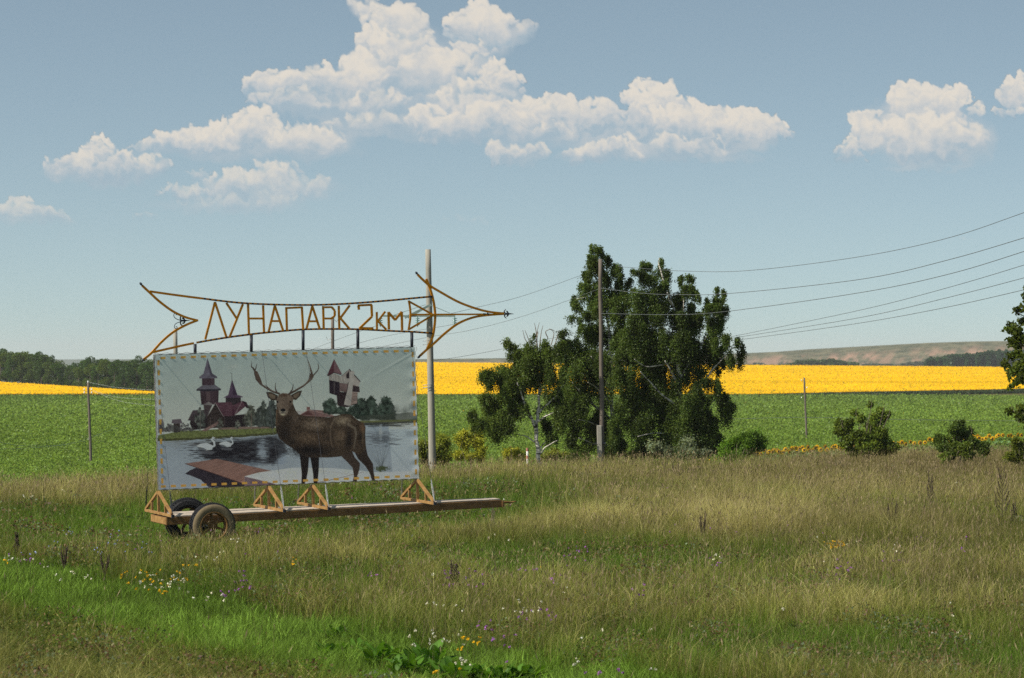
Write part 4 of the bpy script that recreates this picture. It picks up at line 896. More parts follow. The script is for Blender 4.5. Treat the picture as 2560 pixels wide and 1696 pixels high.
# ------------------------------------------------------------------ foliage builders
def quads(P, sx, sy, rnd, ndir=None, nbias=0.0):
    """leaf cards: centres P, half sizes, random orientation"""
    n = len(P); a = rnd.normal(size=(n, 3)); 
    if ndir is not None: a = a+nbias*np.asarray(ndir)
    a /= np.linalg.norm(a, axis=1)[:, None]
    b = rnd.normal(size=(n, 3)); b -= a*(a*b).sum(1)[:, None]; b /= np.linalg.norm(b, axis=1)[:, None]
    c = np.cross(a, b); sx = np.broadcast_to(sx, (n,))[:, None]; sy = np.broadcast_to(sy, (n,))[:, None]
    V = np.stack([P-b*sx, P-c*sy+b*sx*.1, P+b*sx, P+c*sy+b*sx*.1], 1).reshape(-1, 3)
    F = np.arange(n*4).reshape(n, 4); return V, F
def leafcol(n, base, var, rnd, warm=.25):
    c = np.array(base)[None]*np.exp(rnd.normal(0, var, (n, 1)))
    wv = rnd.uniform(0, 1, (n, 1)); c = c*(1+warm*(wv-.5)*np.array([[1.4, .5, -.8]])); return np.clip(c, 0, .9)
def crown(root, clumps, conv, D, leaf, ntot, base, rnd, droop=.6, strand=.8, depth=.55, shell=.35, var=.22, name='crown', fine=8, holes=.30, fray=.10):
    """clumps: (x, y, rx, ry[, weight]) as seen from the road; each gets its own place in depth, filled with hanging twigs of leaves"""
    cl = [(conv(c[0], c[1]), conv.k*c[2], conv.k*c[3], c[4] if len(c) > 4 else 1) for c in clumps]
    m = FPX/D; ar = np.array([c[1]*c[2]*c[3] for c in cl]); cnt = np.maximum(3, (ntot/fine*ar/ar.sum())).astype(int)
    allP = []
    x_mid = np.mean([c[0][0] for c in cl])
    for (p, rx, ry, _), k in zip(cl, cnt):
        c0 = np.array(at(p[0], p[1], D)); rxm, rym = rx/m, ry/m
        halfw = max(c[1] for c in cl)/m*2.2
        c0[1] += rnd.uniform(-1, 1)*halfw*depth
        q = rnd.normal(size=(k, 3)); q /= np.linalg.norm(q, axis=1)[:, None]; rr = rnd.uniform(shell, 1, (k, 1))**.6
        ns = int(np.clip(round(rxm*rym*14), 3, 14))             # branchlets within the clump
        sc = rnd.normal(size=(ns, 3)); sc /= np.linalg.norm(sc, axis=1)[:, None]; sc *= rnd.uniform(.2, .95, (ns, 1)); srad = rnd.uniform(.28, .58, (ns, 1))*np.array([[1, 1, 1.15]])
        wi = rnd.integers(0, ns, k); far_ = np.where(rnd.random((k, 1)) < fray, 1.8, 1.0)
        S = c0+(sc[wi]+q*rr*srad[wi]*far_)*np.array([rxm, (rxm+rym)/2*.9, rym])
        # sub-clumps: leave holes
        hole = vnoise(S[:, 0]*3.0+D, S[:, 2]*1.9, 77)*.7+vnoise(S[:, 1]*2.6, S[:, 2]*2.4, 78)*.3
        S = S[hole > holes]; k = len(S)
        out_ = np.stack([q[:len(S), 0], q[:len(S), 1]], 1)
        L_ = rnd.uniform(.3, 1, (k, 1))*strand*min(1, (rym/.6))
        t_ = np.linspace(0, 1, fine)[None, :, None]
        dirx = rnd.normal(0, .45, (k, 1, 2))
        P = np.zeros((k, fine, 3)); P[..., :2] = S[:, None, :2]+dirx*L_[:, None]*t_*(1-droop*.6*t_)
        P[..., 2] = S[:, None, 2]+(.25*t_[..., 0]-droop*t_[..., 0]**1.5*1.15)[..., ]*L_
        P += rnd.normal(0, leaf*.8, P.shape); allP.append(P.reshape(-1, 3))
    P = np.concatenate(allP); V, F = quads(P, leaf*rnd.uniform(.7, 1.25, len(P)), leaf*.62, rnd)
    cc = leafcol(len(P), base, var, rnd); cc *= (1+.9*(vnoise(P[:, 0]*2.4, P[:, 2]*2.4+P[:, 1], 55)-.5))[:, None]
    V = V-np.array(root.location)
    return npmesh(name, V, F, M_leaf, np.repeat(cc, 4, 0), parent=root)
class Conv:
    def __init__(s, k, ox, oy): s.k = 1/k; s.s = k; s.ox = ox; s.oy = oy
    def __call__(s, x, y): return (s.ox+x/s.s, s.oy+y/s.s)
def birch_bark():
    m, t = nodes('birch_bark'); L = t.links.new
    o = N(t, 'ShaderNodeOutputMaterial'); p = N(t, 'ShaderNodeBsdfPrincipled', Roughness=.8); tcn = N(t, 'ShaderNodeTexCoord')
    mp = N(t, 'ShaderNodeMapping'); mp.inputs['Scale'].default_value = (2, 2, 9); L(tcn.outputs['Object'], mp.inputs[0])
    n = N(t, 'ShaderNodeTexNoise', Scale=1.6, Detail=6); L(mp.outputs[0], n.inputs['Vector'])
    cr = N(t, 'ShaderNodeValToRGB'); e = cr.color_ramp.elements; e[0].position = .40; e[1].position = .50; e[0].color = (.04, .035, .03, 1); e[1].color = (.60, .56, .49, 1)
    L(n.outputs['Fac'], cr.inputs['Fac'])
    sp = N(t, 'ShaderNodeSeparateXYZ'); L(tcn.outputs['Object'], sp.inputs[0]); mr = N(t, 'ShaderNodeMapRange'); mr.inputs['From Min'].default_value = .1; mr.inputs['From Max'].default_value = 1.1; L(sp.outputs[2], mr.inputs['Value'])
    mx = N(t, 'ShaderNodeMix', data_type='RGBA'); L(mr.outputs[0], mx.inputs[0]); mx.inputs[6].default_value = (.09, .075, .06, 1); L(cr.outputs['Color'], mx.inputs[7]); L(mx.outputs[2], p.inputs['Base Color'])
    L(p.outputs[0], o.inputs['Surface']); return m
M_birch = birch_bark(); M_twig = pm('twig_bark', (.10, .075, .05), (.22, .18, .14), scale=10, bump=.1)
def trunk(root, conv, D, paths, mat, name='trunk', rnd=None):
    """paths: list of (points, r0, r1, depth offsets end)"""
    g = MB(); m = FPX/D
    for pts, r0, r1, dy in paths:
        P_ = cat(pts, 5); n = len(P_); q = []
        for i, a in enumerate(P_):
            p = at(*conv(*a), D); t_ = i/(n-1); p.y += dy*t_+.05*math.sin(i*.9+r0*50)*t_; p.x += .02*math.sin(i*1.3+dy); q.append(p-root.location)
        rr = [(r0+(r1-r0)*(i/(n-1))**.8)*conv.k/m/2 for i in range(n)]
        g.tube(q, rr, 9)
    return g.build(name, mat, root, True)
def twigs(root, conv, D, pts_list, name='bare_twigs'):
    g = MB()
    for pts in pts_list:
        q = [at(*conv(*a), D)-root.location for a in cat(pts, 3)]; n = len(q); g.tube(q, [.016*(1-i/n)+.005 for i in range(n)], 4)
    return g.build(name, M_twig, root)
c1 = Conv(2.613, 1140, 600); rb = np.random.default_rng(21)
def rootat(name, px, D): x = (px-CX)/FPX*D; return empty(name, (x, D, gz(x, D)))
BG = (.088, .128, .023)
# small birch
Db = 133
t1 = rootat('birch_tree', 1140+548/2.613, Db); setp(t1, 'smallest birch, white forked trunk and bare twigs at its top, beside the concrete pole', 'tree', 'birch trees')
trunk(t1, c1, Db, [([(548, 1490), (536, 1380), (524, 1270), (530, 1180), (540, 1090), (545, 960), (535, 850), (530, 720), (532, 600)], 34, 7, .1),
  ([(524, 1260), (500, 1180), (450, 1080), (425, 990), (400, 930)], 22, 6, -.6), ([(526, 1200), (470, 1150), (400, 1132)], 16, 5, .5), ([(532, 1190), (590, 1150), (645, 1125)], 16, 5, -.4),
  ([(538, 1130), (590, 1080), (655, 1020), (690, 960)], 16, 5, .4), ([(545, 1010), (580, 930), (600, 860)], 14, 4, .4), ([(540, 940), (500, 860), (470, 770)], 14, 4, -.4), ([(536, 860), (600, 760), (640, 690)], 12, 4, .3),
  ([(550, 1400), (590, 1350), (660, 1310)], 12, 4, -.4), ([(545, 1390), (575, 1330), (620, 1300), (650, 1312)], 10, 4, .3), ([(522, 1330), (470, 1290), (400, 1270)], 11, 4, .3), ([(425, 1100), (340, 1000), (260, 930)], 11, 4, -.2), ([(450, 1160), (360, 1140), (260, 1150)], 10, 4, .2)], M_birch)
twigs(t1, c1, Db, [[(530, 720), (527, 620), (545, 540)], [(528, 640), (520, 580), (512, 545)], [(545, 700), (556, 610), (568, 560)], [(490, 700), (470, 640), (450, 590)], [(480, 690), (452, 650), (436, 590)], [(640, 700), (660, 640), (668, 590)], [(620, 690), (640, 610), (610, 580)], [(600, 640), (585, 600), (620, 585), (650, 600)]])
crown(t1, [(300, 1020, 110, 60), (190, 1040, 80, 50), (400, 1060, 90, 70), (120, 1130, 60, 50), (620, 820, 70, 80), (650, 1000, 60, 80), (680, 1120, 50, 70), (470, 700, 60, 60), (520, 640, 40, 40), (620, 620, 40, 40), (480, 860, 100, 70), (540, 760, 60, 70), (400, 930, 90, 60), (330, 665, 45, 34), (360, 705, 50, 50), (430, 740, 80, 90), (410, 820, 80, 80), (565, 650, 55, 60), (590, 720, 60, 70), (645, 690, 60, 70), (500, 800, 90, 90), (330, 850, 90, 50), (250, 870, 80, 55), (330, 920, 130, 70), (215, 930, 60, 45), (460, 920, 110, 80), (560, 900, 70, 90, .6), (620, 930, 70, 110, .5), (400, 1000, 90, 60),
  (250, 1080, 110, 70), (160, 1180, 70, 60), (300, 1150, 130, 80), (215, 1200, 90, 60), (400, 1110, 70, 60), (265, 1280, 55, 50), (340, 1220, 80, 40), (590, 1220, 50, 60), (610, 1290, 60, 50), (580, 1080, 60, 50, .6), (120, 1230, 30, 30)], c1, Db, .038, 90000, BG, rb, droop=1.0, strand=.8)
# tall middle birch
Dm = 138
t2 = rootat('birch_tree', 1140+1020/2.613, Dm); setp(t2, 'tall narrow birch rising behind the wooden pole', 'tree', 'birch trees')
trunk(t2, c1, Dm, [([(1025, 1460), (1020, 1200), (1018, 1000), (1010, 800), (1000, 600), (965, 400), (935, 200), (915, 90)], 34, 5, .2), ([(1015, 1020), (980, 930), (950, 850), (880, 760)], 16, 5, -.9), ([(1012, 900), (1060, 780), (1090, 650), (1110, 420)], 16, 4, .4),
  ([(1015, 1080), (930, 980), (860, 930)], 16, 5, -1.2), ([(1018, 1180), (900, 1080), (820, 1010), (760, 930)], 18, 5, -1.0), ([(1020, 1250), (900, 1200), (800, 1170)], 14, 5, -1.4), ([(1022, 1350), (900, 1330), (800, 1290)], 12, 4, -1.3), ([(985, 500), (900, 380), (780, 390)], 11, 3, -.3)], M_birch)
crown(t2, [(880, 80, 22, 40), (912, 70, 15, 30), (945, 95, 26, 50), (870, 125, 40, 22), (900, 170, 60, 60), (960, 180, 50, 70), (870, 230, 60, 50), (990, 230, 50, 60), (1045, 215, 45, 60), (1085, 270, 50, 55), (1130, 285, 26, 45), (840, 300, 50, 50), (930, 320, 80, 80), (1030, 360, 80, 80), (1100, 380, 50, 70), (765, 375, 28, 36), (770, 420, 40, 40), (860, 400, 70, 60), (940, 450, 90, 80), (1040, 480, 80, 90), (860, 490, 60, 40),
  (780, 540, 70, 50), (700, 600, 50, 45), (740, 640, 80, 70), (860, 600, 110, 80), (980, 620, 100, 100), (1080, 600, 60, 110), (680, 720, 55, 70), (790, 740, 110, 100), (900, 760, 110, 110), (1000, 800, 80, 120, .7), (690, 850, 60, 90), (800, 880, 110, 110), (930, 900, 90, 110), (700, 980, 60, 90), (820, 1030, 110, 110), (960, 1020, 80, 110, .7), (690, 1110, 70, 80), (800, 1180, 110, 100), (930, 1180, 90, 120), (680, 1210, 60, 50), (770, 1290, 90, 60), (880, 1340, 100, 70), (990, 1320, 60, 90), (820, 1380, 60, 30)], c1, Dm, .038, 155000, (.080, .120, .023), rb, droop=1.0, strand=.8)
# broad right birch
Dr = 136
t3 = rootat('birch_tree', 1140+1475/2.613, Dr); setp(t3, 'broadest birch, with long hanging branches on its right side', 'tree', 'birch trees')
trunk(t3, c1, Dr, [([(1478, 1440), (1468, 1250), (1462, 1080), (1460, 930), (1452, 780), (1465, 620), (1420, 450), (1385, 330), (1335, 200), (1325, 120)], 44, 6, .0), ([(1460, 960), (1420, 890), (1400, 860), (1360, 790)], 20, 6, -1.0), ([(1462, 760), (1430, 660), (1350, 570)], 16, 5, -.9), ([(1460, 640), (1480, 500), (1490, 280)], 14, 4, -.2), ([(1462, 900), (1560, 760), (1660, 600), (1720, 460)], 18, 5, .4),
  ([(1465, 1050), (1600, 940), (1720, 800), (1820, 700)], 18, 5, .2), ([(1470, 1180), (1600, 1120), (1740, 1010)], 14, 4, .4), ([(1465, 1100), (1330, 1000), (1200, 860)], 18, 5, -1.1), ([(1455, 790), (1250, 830), (1160, 780)], 12, 4, -1.3), ([(1470, 1280), (1300, 1260), (1180, 1280)], 12, 4, -1.4), ([(1410, 440), (1390, 380), (1375, 350)], 14, 8, -1.0)], M_birch)
crown(t3, [(1070, 660, 45, 60), (1050, 780, 50, 80), (1045, 930, 50, 80), (1050, 1080, 60, 80), (1040, 1220, 60, 80), (1560, 1000, 60, 80), (1590, 1200, 60, 80), (1440, 950, 50, 80), (1420, 1150, 60, 90), (1330, 130, 30, 25), (1352, 160, 34, 30), (1290, 165, 60, 25), (1235, 180, 40, 30), (1180, 210, 40, 22), (1330, 230, 60, 60), (1250, 250, 70, 60), (1200, 310, 60, 40), (1360, 300, 50, 60), (1300, 340, 100, 70), (1200, 390, 90, 70), (1400, 400, 70, 70), (1480, 245, 34, 28), (1530, 255, 40, 28), (1500, 320, 60, 45), (1560, 320, 34, 45), (1580, 370, 20, 30), (1460, 390, 60, 60), (1545, 420, 50, 50), (1300, 460, 110, 90), (1430, 500, 100, 80), (1180, 480, 70, 80), (1700, 345, 22, 35), (1740, 350, 30, 22), (1760, 380, 20, 30), (1690, 400, 45, 45), (1640, 400, 20, 40), (1660, 450, 70, 40), (1600, 480, 70, 60), (1740, 450, 40, 50), (1520, 540, 90, 80), (1640, 560, 80, 70), (1740, 530, 35, 60),
  (1160, 600, 80, 90), (1270, 620, 120, 90), (1400, 640, 110, 110), (1530, 660, 100, 90), (1640, 660, 80, 60), (1730, 640, 60, 50), (1110, 710, 60, 90), (1200, 760, 110, 110), (1330, 790, 120, 120), (1480, 800, 100, 110), (1590, 770, 90, 80), (1690, 740, 80, 50), (1770, 690, 60, 50), (1830, 660, 34, 30), (1850, 720, 30, 45), (1868, 790, 16, 45), (1800, 770, 50, 40), (1740, 800, 60, 35), (1620, 850, 70, 60, .7), (1690, 860, 60, 30, .7),
  (1100, 860, 60, 90), (1210, 900, 110, 120), (1340, 940, 110, 110), (1560, 900, 70, 90, .7), (1640, 930, 80, 40, .6), (1100, 1010, 70, 90), (1220, 1050, 120, 110), (1360, 1080, 110, 110), (1520, 1060, 60, 110, .6), (1600, 1020, 70, 60, .7), (1690, 960, 60, 60, .8), (1720, 1040, 45, 60, .8), (1760, 1020, 25, 60), (1770, 1110, 40, 70), (1810, 1090, 28, 50), (1770, 1180, 22, 40), (1100, 1150, 80, 90), (1220, 1190, 110, 100), (1370, 1210, 110, 100), (1500, 1190, 90, 110), (1610, 1130, 80, 90), (1680, 1190, 70, 80), (1090, 1280, 80, 70), (1220, 1310, 110, 70), (1360, 1320, 100, 70), (1500, 1310, 90, 80), (1610, 1280, 90, 80), (1700, 1290, 55, 60), (1590, 1380, 60, 40), (1160, 1380, 80, 40), (1670, 1340, 50, 40)], c1, Dr, .038, 290000, (.076, .115, .022), rb, droop=1.15, strand=1.0)
# maple entering at the right edge
c4 = Conv(3.41, 2360, 740); Dp = 104
t4 = rootat('maple_tree', 2360+1120/3.41, Dp); setp(t4, 'broad-leaved tree whose leafy branch tips enter at the right edge', 'tree')
trunk(t4, c4, Dp, [([(1120, 1640), (1110, 1200), (1090, 700), (1080, 200), (1060, -200)], 90, 20, 0), ([(1100, 900), (860, 760), (700, 640), (600, 620)], 26, 5, -.3), ([(1100, 700), (800, 520), (660, 420), (560, 300)], 26, 4, .2), ([(1090, 500), (860, 260), (690, 180), (600, 130)], 22, 4, 0), ([(1110, 1150), (860, 1050), (700, 1010), (600, 980)], 24, 4, .3), ([(1090, 400), (900, 100), (800, -100)], 24, 6, .2)], M_twig)
crown(t4, [(662, 90, 24, 22), (620, 132, 38, 14), (660, 200, 26, 26), (585, 250, 30, 18), (560, 292, 48, 18), (620, 280, 40, 26), (640, 335, 50, 44), (590, 400, 28, 34), (665, 430, 34, 40), (620, 500, 50, 26), (680, 520, 40, 50), (560, 590, 34, 26), (545, 660, 28, 34), (600, 620, 50, 50), (680, 600, 50, 50), (630, 700, 44, 44), (615, 765, 30, 20), (690, 680, 50, 40), (580, 990, 28, 20), (630, 960, 40, 26), (660, 1030, 44, 34), (700, 1070, 50, 40),
  (800, 0, 120, 100), (900, 200, 140, 140), (800, 400, 120, 120), (900, 600, 160, 140), (800, 780, 110, 90), (1100, 300, 200, 200), (1200, 700, 220, 220), (900, 1000, 160, 120), (1200, 1050, 200, 160), (1050, -100, 180, 150)], c4, Dp, .075, 26000, (.085, .115, .014), rb, droop=.5, strand=.5, shell=.1, fine=6)
# ------------------------------------------------------------------ bushes
def bush(label, conv, D, stem, clumps, base, n, leaf=.038, cat_='bush', group='roadside bushes', droop=-.45, strand=.75, stems=5, name='bush'):
    px = conv(*stem)[0]; r = rootat(name, px, D); setp(r, label, cat_, group)
    b_ = conv(*stem); g = MB()
    for k in range(stems):
        c = clumps[k % len(clumps)]; a = Vector((random.uniform(-.08, .08), random.uniform(-.1, .1), -.05))
        e = at(*conv(c[0], c[1]), D)-r.location; e.y += random.uniform(-.4, .4); mid = a.lerp(e, .5)+Vector((random.uniform(-.1, .1), 0, .1))
        g.tube([a, mid, e, e+Vector((random.uniform(-.1, .1), 0, .25))], [.028, .018, .010, .004], 5)
    g.build('stems', M_twig, r)
    crown(r, clumps, conv, D, leaf, int(n*1.3), tuple(1.25*q for q in base), rb, droop=droop, strand=strand, depth=.5, shell=.05, name='foliage', fine=6, holes=.2, fray=.25); return r
c5 = Conv(7.4, 1000, 1060)
YG = (.30, .31, .035); DG = (.075, .125, .016)
bush('dense dark-based yellow-green bush behind the concrete pole', c5, 138, (640, 830), [(430, 420, 90, 120), (420, 600, 100, 140), (620, 560, 110, 200), (760, 330, 110, 110), (820, 480, 130, 160), (800, 660, 140, 110), (560, 700, 150, 90)], (.19, .22, .028), 14000)
bush('round yellow-green bush with open stems, between the concrete pole and small birch', c5, 137, (1420, 820), [(1200, 260, 110, 110), (1380, 270, 130, 110), (1130, 420, 110, 120), (1440, 400, 120, 110), (1540, 560, 100, 100), (1110, 620, 120, 110), (1300, 660, 120, 90), (1500, 680, 90, 60), (1200, 180, 50, 40)], YG, 13000, stems=9)
bush('low yellow-green bush left of the small birch trunk', c5, 136, (2100, 820), [(2060, 520, 120, 80), (2150, 600, 130, 90), (1990, 620, 90, 80), (2280, 640, 90, 70)], YG, 8000, stems=6)
bush('low yellow-green bush right of the small birch trunk', c5, 138, (2900, 800), [(2760, 640, 120, 80), (2900, 600, 120, 90), (3080, 640, 110, 80), (3200, 660, 90, 60)], (.19, .21, .035), 8000, stems=6)
bush('low green shrub filling the gap under the middle birch', c1, 137, (780, 1460), [(780, 1435, 60, 30), (850, 1430, 60, 26), (740, 1445, 40, 22)], DG, 2600)
bush('whitish flowering shrub under the broadest birch', c1, 130, (1540, 1440), [(1530, 1370, 50, 50), (1500, 1400, 70, 40), (1590, 1400, 60, 40), (1330, 1380, 90, 50), (1420, 1400, 60, 40)], (.16, .19, .11), 5200, leaf=.035)
bush('bright green shrub right of the broadest birch', c1, 128, (1850, 1450), [(1750, 1390, 60, 45), (1830, 1370, 70, 55), (1900, 1330, 60, 50), (1960, 1310, 50, 40), (1900, 1400, 90, 50), (1770, 1430, 80, 40), (1985, 1350, 40, 50)], (.09, .165, .016), 15000)
c2r = Conv(3.114, 1800, 700)
bush('tallest bush in front of the sunflower row, spiky with two raised shoots', c2r, 124, (1130, 1440), [(1060, 1040, 26, 22), (1090, 1080, 34, 34), (1140, 1110, 50, 50), (1270, 1020, 30, 26), (1310, 1050, 40, 20), (1240, 1090, 44, 50), (1180, 980, 8, 30), (1170, 1160, 90, 60), (950, 1130, 34, 30), (1010, 1120, 40, 30), (880, 1190, 34, 16), (980, 1190, 70, 50), (1080, 1230, 110, 60), (1210, 1230, 100, 60), (1300, 1240, 60, 40), (980, 1270, 70, 50), (1100, 1310, 110, 55), (1230, 1310, 90, 55), (1330, 1300, 50, 30), (1040, 1350, 60, 30), (1180, 1360, 70, 30)], (.115, .155, .02), 34000, stems=9, leaf=.05, strand=.35)
bush('dark bush with a pointed crown right of the tallest bush', c2r, 122, (1880, 1450), [(1820, 1140, 40, 34), (1870, 1130, 34, 24), (1800, 1180, 34, 30), (1880, 1190, 50, 50), (1860, 1240, 90, 50), (1960, 1180, 16, 34), (1950, 1240, 30, 30), (1740, 1250, 60, 40), (1720, 1290, 60, 40), (1800, 1310, 80, 45), (1960, 1290, 70, 50), (2060, 1290, 60, 60), (2080, 1340, 40, 30)], (.070, .105, .018), 26000, stems=7, strand=.35)
bush('lower mid-green bush in front of the dark pointed one', c2r, 119, (1800, 1480), [(1860, 1330, 70, 50), (1930, 1300, 60, 40), (1780, 1380, 70, 40), (1900, 1380, 70, 34), (1750, 1420, 30, 34)], (.11, .15, .02), 9000, stems=5, strand=.3)
bush('yellow-green bush at the right edge under the maple branches', c2r, 112, (2380, 1490), [(2320, 1260, 50, 40), (2360, 1320, 70, 60), (2440, 1280, 80, 80), (2300, 1380, 60, 50), (2380, 1420, 80, 50), (2500, 1380, 90, 80)], (.13, .16, .02), 13000, stems=6, strand=.35)
# marker post
M_red = pm('faded_red_paint', (.40, .15, .12), (.48, .20, .16), bump=0)
r = rootat('marker_post', 1320, 131); setp(r, 'short thin white and red banded marker post left of the small birch trunk', 'post')
zt = at(1319, 1121, 131).z-r.location.z
g = MB(); g.tube([(0, 0, -.2), (-.03, 0, zt)], .042, 8); g.build('post', pm('white_post_paint', (.6, .58, .55), (.75, .73, .7), bump=0), r, True)
for k in (.12, .42, .75): g = MB(); g.tube([(-.03*(1-k/zt)+.0, 0, zt-k), (-.03, 0, zt-k+.13)], .0445, 8); g.build('band', M_red, r)
# ------------------------------------------------------------------ sunflowers in the margin row
def sunflower():
    r = empty('sunflower'); h = 1.55
    g = MB(); g.tube([(0, 0, 0), (.02, 0, h*.5), (0, 0, h-.08), (-.0, -.06, h)], [.02, .018, .014, .02], 6); g.build('stem', pm('sunflower_stem', (.10, .16, .04), (.14, .2, .06), bump=0), r)
    P = []; 
    g = MB(); rr = random.Random(3)
    for k in range(9):
        z = h*(.15+.09*k); a = k*2.4; L_ = .26; c, s_ = math.cos(a), math.sin(a)
        g.add([(0, 0, z), (c*L_*.5-s_*.12, s_*L_*.5+c*.12, z+.03), (c*L_*1.25, s_*L_*1.25, z-.1), (c*L_*.5+s_*.12, s_*L_*.5-c*.12, z+.03)], [(0, 1, 2), (0, 2, 3)])
    g.build('leaves', pm('sunflower_leaf', (.10, .19, .06), (.16, .27, .10), bump=0), r)
    g = MB(); n = 18; ti = .25
    def tl(x, z, y): return (x, -.07+y*math.cos(ti)-z*math.sin(ti)*0, h+z*math.cos(ti)*1+y*math.sin(ti)*0)
    for ring, (ri, ro, w_) in enumerate(((.055, .135, .022), (.05, .115, .02))):
        for k in range(n):
            a = 2*math.pi*(k+.5*ring)/n; c, s_ = math.cos(a), math.sin(a); y = -.012-.012*ring
            g.add([tl(c*ri-s_*w_*.6, s_*ri+c*w_*.6, y), tl(c*(ri+ro)/2-s_*w_, s_*(ri+ro)/2+c*w_, y-.01), tl(c*ro, s_*ro, y+.015), tl(c*(ri+ro)/2+s_*w_, s_*(ri+ro)/2-c*w_, y-.01), tl(c*ri+s_*w_*.6, s_*ri-c*w_*.6, y)], [(0, 1, 2, 3, 4)])
    g.build('petals', pm('sunflower_petal', (.76, .44, .008), (.84, .54, .012), bump=0), r)
    g = MB(); g.lathe([(0, -.115), (.03, -.113), (.055, -.10), (.06, -.08), (.04, -.05), (0, -.045)], 16, c=(0, 0, h)); g.build('disc', pm('sunflower_disc', (.03, .016, .006), (.09, .045, .012), scale=60, bump=.3), r, True)
    return r
proto = sunflower(); line = np.array([(1896, 1137), (2009, 1128), (2118, 1124), (2250, 1114), (2330, 1106), (2458, 1099), (2539, 1095), (2640, 1090)])
proto_used = False; sfl = []; x = 1893.0
rs = random.Random(5)
while x < 2650:
    y = float(np.interp(x, line[:, 0], line[:, 1]))
    dens = 6.5 if x < 2140 else 9.5
    sfl.append((x, y+rs.uniform(-4.5, 4.5), rs.uniform(184, 196))); x += dens*rs.uniform(.4, 1.5)
for i, (px, py, D) in enumerate(sfl):
    if i == 0: o = proto; 
    else:
        o = proto.copy(); col.objects.link(o)
        for ch in proto.children: c = ch.copy(); col.objects.link(c); c.parent = o
    p = at(px, py-5, D); s_ = rs.uniform(.95, 1.25); o.location = (p.x, p.y, p.z-1.55*s_); o.scale = (s_,)*3; o.rotation_euler = (0, 0, rs.uniform(-.45, .45)+.15)
    setp(o, 'yellow sunflower with dark disc in the row along the near edge of the green field', 'sunflower', 'sunflowers in the row at the field edge')
# ------------------------------------------------------------------ far forest on the left, tree by tree
def far_tree(k):
    r_ = np.random.default_rng(100+k); r = empty('forest_tree'); H = 10.0; Wd = r_.uniform(2.3, 3.3)
    g = MB(); g.tube([(0, 0, -.3), (.1, 0, 3), (-.05, 0, 7)], [.18, .14, .05], 6); g.build('trunk', M_twig, r)
    nl = 16; P = []
    for i in range(nl):
        z = r_.uniform(.18, .93)*H; wr_ = Wd*math.sqrt(max(.05, 1-abs(z/H-.5)**2*3.2)); a = r_.uniform(0, 6.28)
        c = np.array([math.cos(a)*wr_*.55, math.sin(a)*wr_*.55, z]); n = 190; q = r_.normal(size=(n, 3)); q /= np.linalg.norm(q, axis=1)[:, None]
        P.append(c+q*(r_.uniform(.5, 1.05, (n, 1))**.5)*np.array([1.15, 1.15, 1.25])*r_.uniform(.75, 1.2))
    P = np.concatenate(P); V, F = quads(P, .17*r_.uniform(.6, 1.3, len(P)), .14, r_)
    cc = leafcol(len(P), [(.062, .125, .020), (.046, .095, .020), (.085, .135, .020), (.058, .108, .020), (.10, .15, .022)][k % 5], .25, r_)
    npmesh('crown', V, F, M_leaf, np.repeat(cc, 4, 0), parent=r); return r
kinds = [far_tree(k) for k in range(5)]
rf = random.Random(9); first = [True]*5; rows_ = []
for row in range(3):
    x = -140+row*17
    while x < 470:
        rows_.append((x, row)); x += rf.uniform(18, 32)
LBL = ['mid-green rounded tree in the far forest behind the left yellow field', 'dark green tree in the far forest behind the left yellow field', 'olive-green tree in the far forest behind the left yellow field', 'broad dark tree in the far forest behind the left yellow field', 'lighter yellowish-green tree in the far forest behind the left yellow field']
for (x, row) in sorted(rows_, key=lambda q: q[0]):
    k = rf.randrange(5); pr = kinds[k]
    if first[k]: o = pr; first[k] = False
    else:
        o = pr.copy(); col.objects.link(o)
        for ch in pr.children: c = ch.copy(); col.objects.link(c); c.parent = o
    D = float(np.interp(x, [-140, 0, 370, 470], [1065, 1012, 905, 880]))+10+row*13+rf.uniform(-3, 3)
    topy = float(np.interp(x, [-140, 0, 100, 130, 150, 165, 180, 220, 300, 380, 470], [872, 876, 882, 892, 900, 918, 905, 890, 896, 892, 890]))+rf.uniform(-4, 7)
    xw = (x-CX)/FPX*D; zb = gz(xw, D); H = CAMZ-(topy-HY)/FPX*D-zb; H = max(4.5, H*(1-.10*(2-row)*rf.random()))
    o.location = (xw, D, zb-.2); o.scale = (H/10*rf.uniform(.95, 1.3), H/10*rf.uniform(.9, 1.2), H/10); o.rotation_euler = (0, 0, rf.uniform(0, 6.28))
    setp(o, LBL[k], 'tree', 'far forest trees, '+['mid-green', 'dark green', 'olive', 'broad dark', 'yellowish'][k])
# shrubs hiding the foot of that forest
# ------------------------------------------------------------------ far woods on the right (masses)
def wood(label, px0, px1, tops_, base_y, D, colr, n, leaf):
    r_ = np.random.default_rng(int(px0)); xs = r_.uniform(px0, px1, n)
    k = 16/(px1-px0); cell = np.floor(xs/9.0); jit = _hash(cell.astype(np.int64), np.full(n, 3), 4)
    up = np.interp(xs, [t[0] for t in tops_], [t[1] for t in tops_])+(jit*5-1)*np.interp(xs, [px0, px0+30, px1-30, px1], [.3, 1, 1, .3])
    dome = np.sqrt(np.clip(1-((xs/9.0-cell-.5)*1.7)**2, .05, 1)); up = base_y-(base_y-up)*(.72+.28*dome)
    y = base_y+3-(base_y+3-up)*r_.uniform(0, 1, n)**.7; dd = D+r_.uniform(-30, 30, n)+jit*40
    P = np.stack([(xs-CX)/FPX*dd, dd, CAMZ-(y-HY)/FPX*dd], -1); V, F = quads(P, leaf*r_.uniform(.6, 1.3, n), leaf*.8, r_)
    cc = leafcol(n, colr, .25, r_)*(.85+.35*jit[:, None]); setp(npmesh('woodland', V, F, M_leaf, np.repeat(cc, 4, 0)), label, 'woodland', None, 'stuff')
